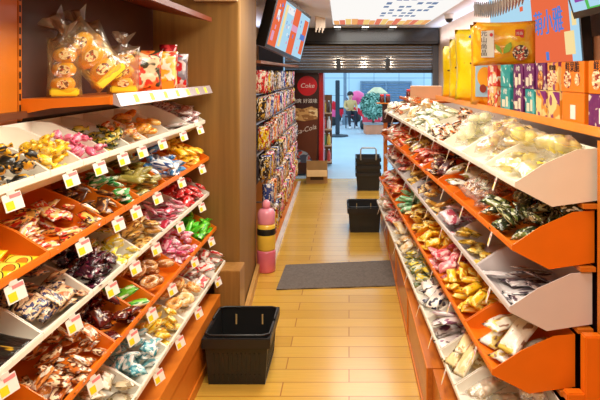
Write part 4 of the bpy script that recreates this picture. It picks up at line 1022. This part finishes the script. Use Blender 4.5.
bm = new_bm(); lathe(bm, [(.05, -.055), (.052, -.02), (.06, 0)], 20)
cmx = thing('security_camera', 'small white dome camera under the ceiling by the pale wall', 'camera', (1.15, 6.9, 2.28))
obj('mount', bm, CARD, cmx, True)
bm = new_bm(); lathe(bm, [(.012, -.10), (.035, -.088), (.046, -.056)], 18); obj('dark_dome', bm, BLACKP, cmx, True)

# ------------------------------------------------------------------ ceiling light panel and downlights
lpn = thing('ceiling_light_panel', 'large glowing printed light panel set in the ceiling', 'ceiling light', (.4, 6.7, 2.279))
bm = new_bm(); X0, X1, Y0, Y1 = -.62, .66, -2.0, 1.63; z = -.006
prism(bm, [(X0+.06, Y0), (X1-.0, Y0), (X1, Y1), (X0, Y1)], 2, z, -.001)
obj('glowing_sheet', bm, glow('panel_white', (255, 252, 248), .98), lpn)
bm = new_bm(); rr = random.Random(8)
for k in range(16):     # warm border at the far edge
    x = X0+.02+k*(X1-X0-.03)/16; bx(bm, x, x+.07+.01*rr.random(), Y1-.95+.35*rr.random(), Y1-.02, z-.002, z-.0004, k*7 % 3)
obj('warm_border', bm, [glow('pn_or', (246, 176, 110), .95), glow('pn_rd', (236, 130, 104), .95), glow('pn_ye', (250, 210, 130), .95)], lpn)
bm = new_bm()
for r_ in range(7):
    for k in range(7):
        if rr.random() < .25: continue
        x = -.05+k*.075 + .02*rr.random(); y = Y1-1.35-r_*.32
        bx(bm, x, x+.05, y, y+.12+.06*rr.random(), z-.002, z-.0004)
obj('printed_dashes', bm, glow('pn_bl', (120, 140, 176), .9), lpn)
for k, x in enumerate((-.17, .24, .645)):
    o = thing('downlight', f'recessed ceiling downlight by the shutter, {["nearest the drinks cooler","middle one of three","nearest the pale wall"][k].replace("nearest", "closer to")}', 'downlight', (x, 8.78, 2.28), 0, 'downlights before the shutter')
    bm = new_bm(); lathe(bm, [(.075, -.006), (.078, -.001)], 20); obj('trim_ring', bm, CARD, o, True)
    bm = new_bm(); lathe(bm, [(.05, -.010), (.052, -.0065)], 20); obj('lamp_lens', bm, glow('lens', (255, 250, 236), 6), o)

# ------------------------------------------------------------------ shutter and entrance
sh = thing('roller_shutter', 'half lowered roller shutter with dark box across the shop entrance', 'shutter', (.15, 9.15, 1.6))
bm = new_bm(); bx(bm, -1.15, 1.20, -.16, .02, .43, .675); bx(bm, -1.15, 1.20, -.175, -.16, .43, .47)
obj('shutter_box', bm, plain('box_black', (30, 34, 40), .18, .4), sh, bevel=.01)
bm = new_bm()
for k in range(9): 
    z0 = .06+k*.042; prism(bm, [(-.012, z0), (.0, z0), (.006, z0+.02), (0, z0+.040), (-.012, z0+.040), (-.022, z0+.02)], 0, -1.13, 1.18)
obj('slat_curtain', bm, plain('slat_grey', (120, 112, 106), .22, .4, .3), sh)
bm = new_bm(); bx(bm, -1.13, 1.18, -.03, .015, 0, .058); obj('bottom_rail', bm, plain('rail_black', (34, 32, 34), .3, .2), sh, bevel=.004)
bm = new_bm(); bx(bm, -.34, -.28, -.05, -.024, .058, .22); obj('lock_bracket', bm, DARK, sh)
bm = new_bm(); bx(bm, .41, .47, -.05, -.024, .058, .22); obj('lock_bracket', bm, DARK, sh)
bm = new_bm(); bx(bm, -1.12, 1.15, -.034, -.024, .20, .215); obj('cross_bar', bm, plain('bar_bright', (196, 186, 176), .2, .2, .5), sh)

# drinks cooler with a printed side
ck = thing('drinks_cooler', 'dark drinks cooler with red front edge and a cola picture on its side', 'cooler', (-.60, 9.36, 0))
bm = new_bm(); bx(bm, -.40, .125, 0, .5, .02, 1.60); obj('cabinet_body', bm, plain('cooler_brown', (58, 26, 20), .3, .3), ck, bevel=.01)
bm = new_bm(); bx(bm, .13, .20, -.03, .53, .02, 1.63); obj('red_front', bm, plain('cooler_red', (190, 16, 30), .3, .4), ck, bevel=.012)
bm = new_bm(); prism(bm, [(-.05+.155*math.cos(t*PI/16), 1.40+.155*math.sin(t*PI/16)) for t in range(32)], 1, -.004, -.0005); rd = obj('red_disc', bm, plain('disc_red', (214, 20, 36), .35), ck)
t = text_mesh('Coke', .10, .001, .2); t.materials.append(CARD); link('lettering', t, rd, (-.05, -.006, 1.40), (PI/2, 0, 0))
t = text_mesh('畅爽 好滋味', .075, .001); t.materials.append(CARD); link('lettering', t, ck, (-.09, -.003, 1.16), (PI/2, 0, 0))
bm = new_bm(); prism(bm, [(-.30, .2), (.09, .2), (.115, .9), (.10, 1.0), (-.30, 1.0)], 1, -.003, -.0005)
gl_ = obj('cola_glass_picture', bm, plain('cola', (96, 44, 22), .35), ck)
bm = new_bm(); prism(bm, [(-.30, .88), (-.1, .85), (.112, .88), (.11, 1.04), (.02, 1.08), (-.12, 1.04), (-.30, 1.06)], 1, -.005, -.003); obj('foam_picture', bm, printed('foam', (206, 160, 96), (240, 214, 160), (150, 100, 50), 3, .52, .4, 0, bump=0), gl_)
t = text_mesh('Coca-Cola', .105, .001, .35); t.materials.append(plain('script_white', (226, 214, 200))); lt = link('lettering', t, ck, (-.135, -.007, .70), (PI/2, -.28, 0))
bm = new_bm(); prism(bm, [(-.30, .45), (-.05, .36), (.05, .2), (-.30, .2)], 1, -.006, -.003); obj('ice_picture', bm, printed('ice', (60, 70, 90), (150, 160, 170), (190, 60, 40), 3, .52, .3, 0, bump=0), gl_)
# cardboard box on the floor in front of it
kb = thing('cardboard_box', 'low brown cardboard box on the floor before the drinks cooler', 'box', (-.46, 8.70, 0), .05)
bm = new_bm(); bx(bm, -.16, .15, -.01, 0, .012, .19); bx(bm, -.16, .15, .25, .26, .012, .29); bx(bm, -.16, -.15, 0, .25, .012, .19); bx(bm, .14, .15, 0, .25, .012, .19); bx(bm, -.16, .15, -.01, .26, 0, .012)
obj('carton_walls', bm, plain('kraft_dark', (170, 128, 74), .7), kb)
bm = new_bm(); prism(bm, [(-.01, .19), (-.09, .11), (-.094, .115), (-.014, .196)], 0, -.15, .14); obj('open_flap', bm, plain('kraft_light', (206, 164, 104), .7), kb)
bm = new_bm(); bx(bm, -.10, .09, -.012, -.0105, .05, .13); obj('dark_print', bm, plain('print_dk', (80, 56, 34), .6), kb)

# ------------------------------------------------------------------ outside
paving = plain('paving', (176, 196, 206), .45, .1, vary=.04, scale=1.5)
bm = new_bm(); bx(bm, -14, 14, 9.1, 30, -.12, -.004); struct('pavement', bm, paving)
m, nt, out = _new('facade_panels'); b_ = _bsdf(nt, out, None, .5)
tc = nt.nodes.new('ShaderNodeTexCoord'); mp = nt.nodes.new('ShaderNodeMapping'); mp.inputs['Rotation'].default_value = (PI/2, 0, 0)
nt.links.new(tc.outputs['Object'], mp.inputs[0])
br = nt.nodes.new('ShaderNodeTexBrick'); br.offset = 0; br.inputs['Scale'].default_value = 1; br.inputs['Brick Width'].default_value = 1.0; br.inputs['Row Height'].default_value = .7; br.inputs['Mortar Size'].default_value = .012
br.inputs['Color1'].default_value = (*lin((196, 214, 222)), 1); br.inputs['Color2'].default_value = (*lin((188, 208, 218)), 1); br.inputs['Mortar'].default_value = (*lin((120, 150, 166)), 1)
nt.links.new(mp.outputs[0], br.inputs[0]); nt.links.new(br.outputs[0], b_.inputs['Base Color'])
bm = new_bm(); bx(bm, -14, 14, 24, 24.3, 0, 4.2); struct('wall_facade', bm, m)
g = thing('wall_grille', 'blue grey louvred grille on the pale building opposite', 'grille', (1.45, 23.96, .4))
bm = new_bm(); bx(bm, -1.0, 1.05, -.05, .03, .0, .06); bx(bm, -1.0, 1.05, -.05, .03, .82, .88); bx(bm, -1.0, -.94, -.05, .03, .06, .82); bx(bm, .99, 1.05, -.05, .03, .06, .82); bx(bm, 0, .06, -.05, .03, .06, .82); obj('frame', bm, plain('grille_frame', (120, 140, 160), .5), g)
bm = new_bm()
for k in range(7): bx(bm, -.94, .99, -.03, .01, .08+k*.105, .15+k*.105)
obj('louvres', bm, plain('louvre_blue', (96, 124, 156), .5), g)
bm = new_bm(); tube(bm, [(-.125, 18.7, 0), (-.125, 18.7, 3.2)], .05, 14); bx(bm, -.21, -.04, 18.6, 18.8, -.003, .3)
tag(obj('lamp_post', bm, plain('pole_grey', (112, 134, 150), .5), bevel=0), 'slim grey post with a square foot on the pavement', 'post')
sp = thing('sign_post', 'dark upright post on a round base just outside the entrance', 'post', (-.29, 15.2, -.004))
bm = new_bm(); lathe(bm, [(.27, 0), (.27, .03), (.08, .06)], 24); obj('round_base', bm, plain('post_dark', (34, 46, 58), .4), sp, True)
bm = new_bm(); bx(bm, -.055, .055, -.03, .03, .062, 1.42); obj('upright_board', bm, plain('post_dark', (34, 46, 58)), sp, bevel=.01)
# planter with shrub
pt = thing('planter_box', 'square terracotta planter on the pavement holding a round shrub', 'planter', (.66, 15.9, -.004), .1)
bm = new_bm()
prism(bm, [(-.25, -.25), (.25, -.25), (.25, .25), (-.25, .25)], 2, 0, .25); obj('planter_body', bm, plain('terracotta', (206, 128, 90), .6), pt, bevel=.01)
bm = new_bm(); bx(bm, -.27, .27, -.27, .27, .251, .28); obj('planter_rim', bm, plain('rim_grey', (150, 150, 150), .6), pt, bevel=.01)
sb_ = thing('round_shrub', 'dense blue green shrub growing in the terracotta planter', 'shrub', (.64, 15.9, .285))
rr = random.Random(9); bm = new_bm()
for k in range(900):
    d = Vector((rr.gauss(0, 1), rr.gauss(0, 1), rr.gauss(0, 1))).normalized()*(rr.uniform(.62, 1)**.5)
    c = Vector((d.x*.36, d.y*.32, .44+d.z*.36)); 
    a = Vector((rr.gauss(0, 1), rr.gauss(0, 1), rr.gauss(0, 1))).normalized()*.06; b2 = a.cross(d).normalized()*.028
    bm.faces.new([bm.verts.new(c-a), bm.verts.new(c+b2), bm.verts.new(c+a), bm.verts.new(c-b2)])
obj('foliage', bm, printed('leaf_teal', (110, 160, 140), (160, 200, 180), (60, 110, 90), 9, .52, .6, 0, bump=0), sb_)
bm = new_bm(); blob(bm, (0, 0, .44), (.29, .25, .3), 16, 10, .3); obj('inner_foliage', bm, plain('leaf_dark', (40, 90, 74), .8, vary=.3), sb_, True)
bm = new_bm(); tube(bm, [(0, 0, 0), (.02, 0, .3)], .03, 8); obj('stem', bm, plain('bark', (80, 60, 44), .8), sb_)
bm = new_bm(); prism(bm, [(-.36, 0), (.36, 0), (.12, .2), (-.12, .2)], 1, -.2, .2)
tag(obj('parasol_top', bm, plain('parasol_cream', (240, 226, 180), .6), loc=(.95, 20.0, .92), bevel=.02), 'pale yellow pitched kiosk top showing above the shrub', 'kiosk')
bm = new_bm(); bx(bm, .76, 1.14, 19.85, 20.15, -.004, .918); 
for v in bm.verts: pass
tag(obj('kiosk_cabin', bm, plain('kiosk_side', (200, 190, 170), .6)), 'small pale kiosk cabin behind the round shrub', 'kiosk')
# ride-on toys and a seated person
def ride(label, loc, mat, seat_m, rz):
    o = thing('ride_on_car', label, 'ride-on toy', loc, rz, 'ride-on toys on the pavement')
    bm = new_bm(); prism(bm, [(-.5, .14), (.5, .14), (.55, .32), (.42, .46), (.12, .50), (.05, .72), (-.02, .72), (-.02, .42), (-.32, .42), (-.38, .70), (-.5, .66), (-.56, .4)], 1, -.26, .26); obj('car_body', bm, mat, o, bevel=.04)
    for sx in (-.32, .33):
        for sy in (-.25, .25):
            bm = new_bm(); lathe(bm, [(.05, -.05), (.13, -.05), (.135, -.03), (.135, .03), (.13, .05), (.05, .05)], 18)
            for v in bm.verts: v.co = Vector((v.co.x+sx, v.co.z+sy*1.2, v.co.y+.135))
            obj('wheel', bm, BLACKP, o, True)
    bm = new_bm(); bx(bm, -.30, -.03, -.2, .2, .422, .46); obj('seat', bm, seat_m, o, bevel=.015)
    bm = new_bm(); tube(bm, [(.06, 0, .72), (.0, 0, .80)], .02, 8); tube(bm, [(-.02+.0, .12*math.cos(t*PI/8), .80+.10*math.sin(t*PI/8)) for t in range(17)], .014, 6); obj('steering_wheel', bm, BLACKP, o, True)
    return o
PK = plain('toy_pink', (240, 80, 140), .3, .4); RD_ = plain('toy_red', (226, 30, 50), .3, .4); SEAT = plain('toy_seat', (60, 60, 70), .5)
ride('pink ride-on car beyond the dark post on the pavement', (-.86, 18.6, -.004), PK, SEAT, .15)
ride('red ride-on car behind the seated person', (-.10, 19.9, -.004), RD_, SEAT, .12)
ride('red ride-on car beside the terracotta planter', (.80, 17.3, -.004), plain('toy_red2', (236, 50, 70), .3, .4), plain('toy_yellow', (250, 206, 40), .4), 1.2)
bm = new_bm(); lathe(bm, [(.01, 0), (.16, .05), (.23, .2), (.2, .36), (.06, .44)], 20)
tag(obj('toy_balloon', bm, PK, None, True, loc=(.25, 18.4, .62)), 'round pink balloon above the red ride-on toys', 'balloon')
bm = new_bm(); tube(bm, [(.25, 18.4, -.004), (.25, 18.4, .618)], .012, 6); tag(obj('balloon_stick', bm, CARD), 'thin white stick holding up the pink balloon', 'stick')

def person(label, loc, rz):
    root = thing('person', label, 'person', loc, rz)
    me = bpy.data.meshes.new('body')
    J = [(0, 0, .50), (0, .0, .64), (0, .0, .78), (0, .005, .86), (0, -.005, .90), (0, -.02, .985), (0, -.02, 1.05),   # pelvis..head
         (.075, -.02, .50), (.10, -.26, .53), (.10, -.28, .28), (.10, -.30, .16), (.10, -.38, .14),
         (-.075, -.02, .50), (-.10, -.26, .53), (-.10, -.28, .28), (-.10, -.30, .16), (-.10, -.38, .14),
         (.14, 0, .82), (.18, -.03, .66), (.14, -.20, .62), (.12, -.25, .63),
         (-.14, 0, .82), (-.18, -.03, .66), (-.14, -.20, .62), (-.12, -.25, .63)]
    E = [(0,1),(1,2),(2,3),(3,4),(4,5),(5,6),(0,7),(7,8),(8,9),(9,10),(10,11),(0,12),(12,13),(13,14),(14,15),(15,16),(2,17),(17,18),(18,19),(19,20),(2,21),(21,22),(22,23),(23,24)]
    RAD = [.105,.10,.11,.05,.045,.085,.07, .085,.062,.048,.035,.03, .085,.062,.048,.035,.03, .05,.04,.03,.03, .05,.04,.03,.03]
    me.from_pydata(J, E, [])
    o = link('body', me, root)
    me.materials.append(plain('top_tan', (206, 170, 110), .8)); me.materials.append(plain('skin', (214, 168, 138), .6)); me.materials.append(plain('trousers', (36, 40, 52), .8))
    md = o.modifiers.new('skin', 'SKIN'); s2 = o.modifiers.new('sub', 'SUBSURF'); s2.levels = 2; s2.render_levels = 2
    for v, r in zip(me.skin_vertices[0].data, RAD): v.radius = (r, r)
    me.skin_vertices[0].data[0].use_root = True
    dg = bpy.context.evaluated_depsgraph_get(); m2 = bpy.data.meshes.new_from_object(o.evaluated_get(dg))
    o.modifiers.clear(); o.data = m2
    if len(m2.materials) == 0:
        for mm in me.materials: m2.materials.append(mm)
    for p in m2.polygons:
        c = p.center; p.use_smooth = True
        if c.z > .87: p.material_index = 1
        elif c.z < .56 and not (abs(c.x) > .13 and c.z > .56): p.material_index = 2
        elif c.y < -.2 and c.z > .57: p.material_index = 1
        else: p.material_index = 0
    bm = new_bm(); blob(bm, (0, .01, 1.035), (.095, .105, .085), 16, 10, .15); obj('hair', bm, plain('hair_dark', (36, 28, 26), .7), root, True)
    for s in (-1, 1):
        bm = new_bm(); blob(bm, (s*.032, -.102, 1.0), (.009, .006, .008), 8, 6); obj('eye', bm, BLACKP, root, True)
        bm = new_bm(); blob(bm, (s*.10, -.36, .085), (.04, .08, .04), 12, 8); obj('shoe', bm, plain('shoe_white', (220, 220, 220), .6), root, True)
    bm = new_bm(); blob(bm, (0, -.112, .975), (.012, .016, .016), 8, 6); obj('nose', bm, plain('skin', (214, 168, 138)), root, True)
    return root
person('person in a tan top and dark trousers sitting among the red ride-on toys', (.04, 17.5, -.05), .25)
st = thing('low_stool', 'low stool under the seated person outside', 'stool', (.04, 17.52, -.05))
bm = new_bm(); bx(bm, -.16, .16, -.12, .14, .36, .40); obj('seat', bm, SEAT, st, bevel=.01)
for sx in (-.13, .13):
    for sy in (-.09, .11):
        bm = new_bm(); bx(bm, sx-.015, sx+.015, sy-.015, sy+.015, 0, .358); obj('leg', bm, SEAT, st)
# bottle rack outside by the cooler
dr = thing('bottle_rack', 'narrow wooden drinks rack standing just outside beside the cooler', 'rack', (-.39, 10.3, -.004))
bm = new_bm(); bx(bm, -.5, .09, .28, .30, 0, 1.22); obj('back_board', bm, wood('rack_wood', (110, 64, 36), (140, 86, 52), 2), dr)
bm = new_bm(); bx(bm, -.5, -.48, 0, .28, 0, 1.22); obj('side_board', bm, wood('rack_wood', (110, 64, 36), (140, 86, 52), 2), dr)
SZ = [.06, .34, .62, .90]
for z in SZ:
    bm = new_bm(); bx(bm, -.478, .09, 0, .278, z, z+.02); obj('shelf', bm, plain('shelf_tan', (196, 150, 110), .6), dr)
bc = [(200, 60, 40), (70, 40, 24), (220, 170, 60), (60, 130, 70), (230, 220, 210)]; bn = ['red', 'cola brown', 'amber', 'green', 'white']
for r_, z in enumerate(SZ):
    for k in range(4):
        ci = (r_*2+k) % 5
        b3 = thing('drink_bottle', f'{bn[ci]} drink bottle on the {["lowest", "second", "third", "top"][r_]} shelf of the drinks rack', 'bottle', (-.39+.04-.075*k, 10.3+.10, z+.0165), 0, f'{bn[ci]} bottles on {["lowest", "second", "third", "top"][r_]} drinks rack shelf')
        bm = new_bm(); lathe(bm, [(.028, 0), (.032, .01), (.032, .13), (.013, .175), (.012, .19)], 14); obj('bottle_body', bm, plain('btl_'+bn[ci], bc[ci], .2, .4), b3, True)
        bm = new_bm(); lathe(bm, [(.014, .1905), (.014, .208)], 12); obj('cap', bm, plain('cap_w', (230, 226, 220), .4), b3)

# ------------------------------------------------------------------ light
def area(name, loc, rot, sx, sy, power, color=(1, 1, 1), spread=None):
    l = bpy.data.lights.new(name, 'AREA'); l.shape = 'RECTANGLE'; l.size = sx; l.size_y = sy; l.energy = power; l.color = color
    if spread: l.spread = spread
    o = bpy.data.objects.new(name, l); COL.objects.link(o); o.location = loc; o.rotation_euler = rot; return o
WARM = (1, .93, .78)
for k, y in enumerate((.2, 1.9, 3.6)):
    area('ceiling_lamp', (-.15, y, 2.27), (0, 0, 0), .5, .9, 31, WARM)
area('ceiling_lamp', (.35, 6.6, 2.262), (0, 0, 0), 1.1, 3.2, 50, (1, .95, .88))
area('ceiling_fill', (1.26, 6.6, 2.10), (PI, .7, 0), .06, 4.6, 7, (.80, .86, 1))  # this and the next: unseen fill lights, added to brighten the ceiling
area('ceiling_fill', (-1.25, 7.0, 2.10), (PI, -.5, 0), .06, 3.6, 7, (.80, .86, 1))
for x in (-.17, .24, .645):
    l = bpy.data.lights.new('downlight_lamp', 'SPOT'); l.energy = 14; l.spot_size = 1.9; l.spot_blend = .6; l.color = (1, .86, .68); l.shadow_soft_size = .05
    o = bpy.data.objects.new('downlight_lamp', l); COL.objects.link(o); o.location = (x, 8.78, 2.262)
w = bpy.data.worlds.new('world'); scene.world = w; w.use_nodes = True
bg = w.node_tree.nodes['Background']; bg.inputs[0].default_value = (*lin((190, 226, 252)), 1); bg.inputs[1].default_value = 2.1

# ------------------------------------------------------------------ camera
cd = bpy.data.cameras.new('camera'); cd.lens = 36; cd.sensor_width = 36; cd.sensor_fit = 'HORIZONTAL'
cd.shift_x = -49/600; cd.shift_y = -127/600; cd.clip_start = .05
co = bpy.data.objects.new('camera', cd); COL.objects.link(co); co.location = (0, 0, CAMZ); co.rotation_euler = (PI/2, 0, 0)
scene.camera = co
scene.view_settings.view_transform = 'Standard'; scene.view_settings.look = 'None'; scene.view_settings.gamma = 1; scene.view_settings.use_curve_mapping = False
scene.view_settings.exposure = 0.0
scene.cycles.transparent_max_bounces = 16; scene.cycles.max_bounces = 8
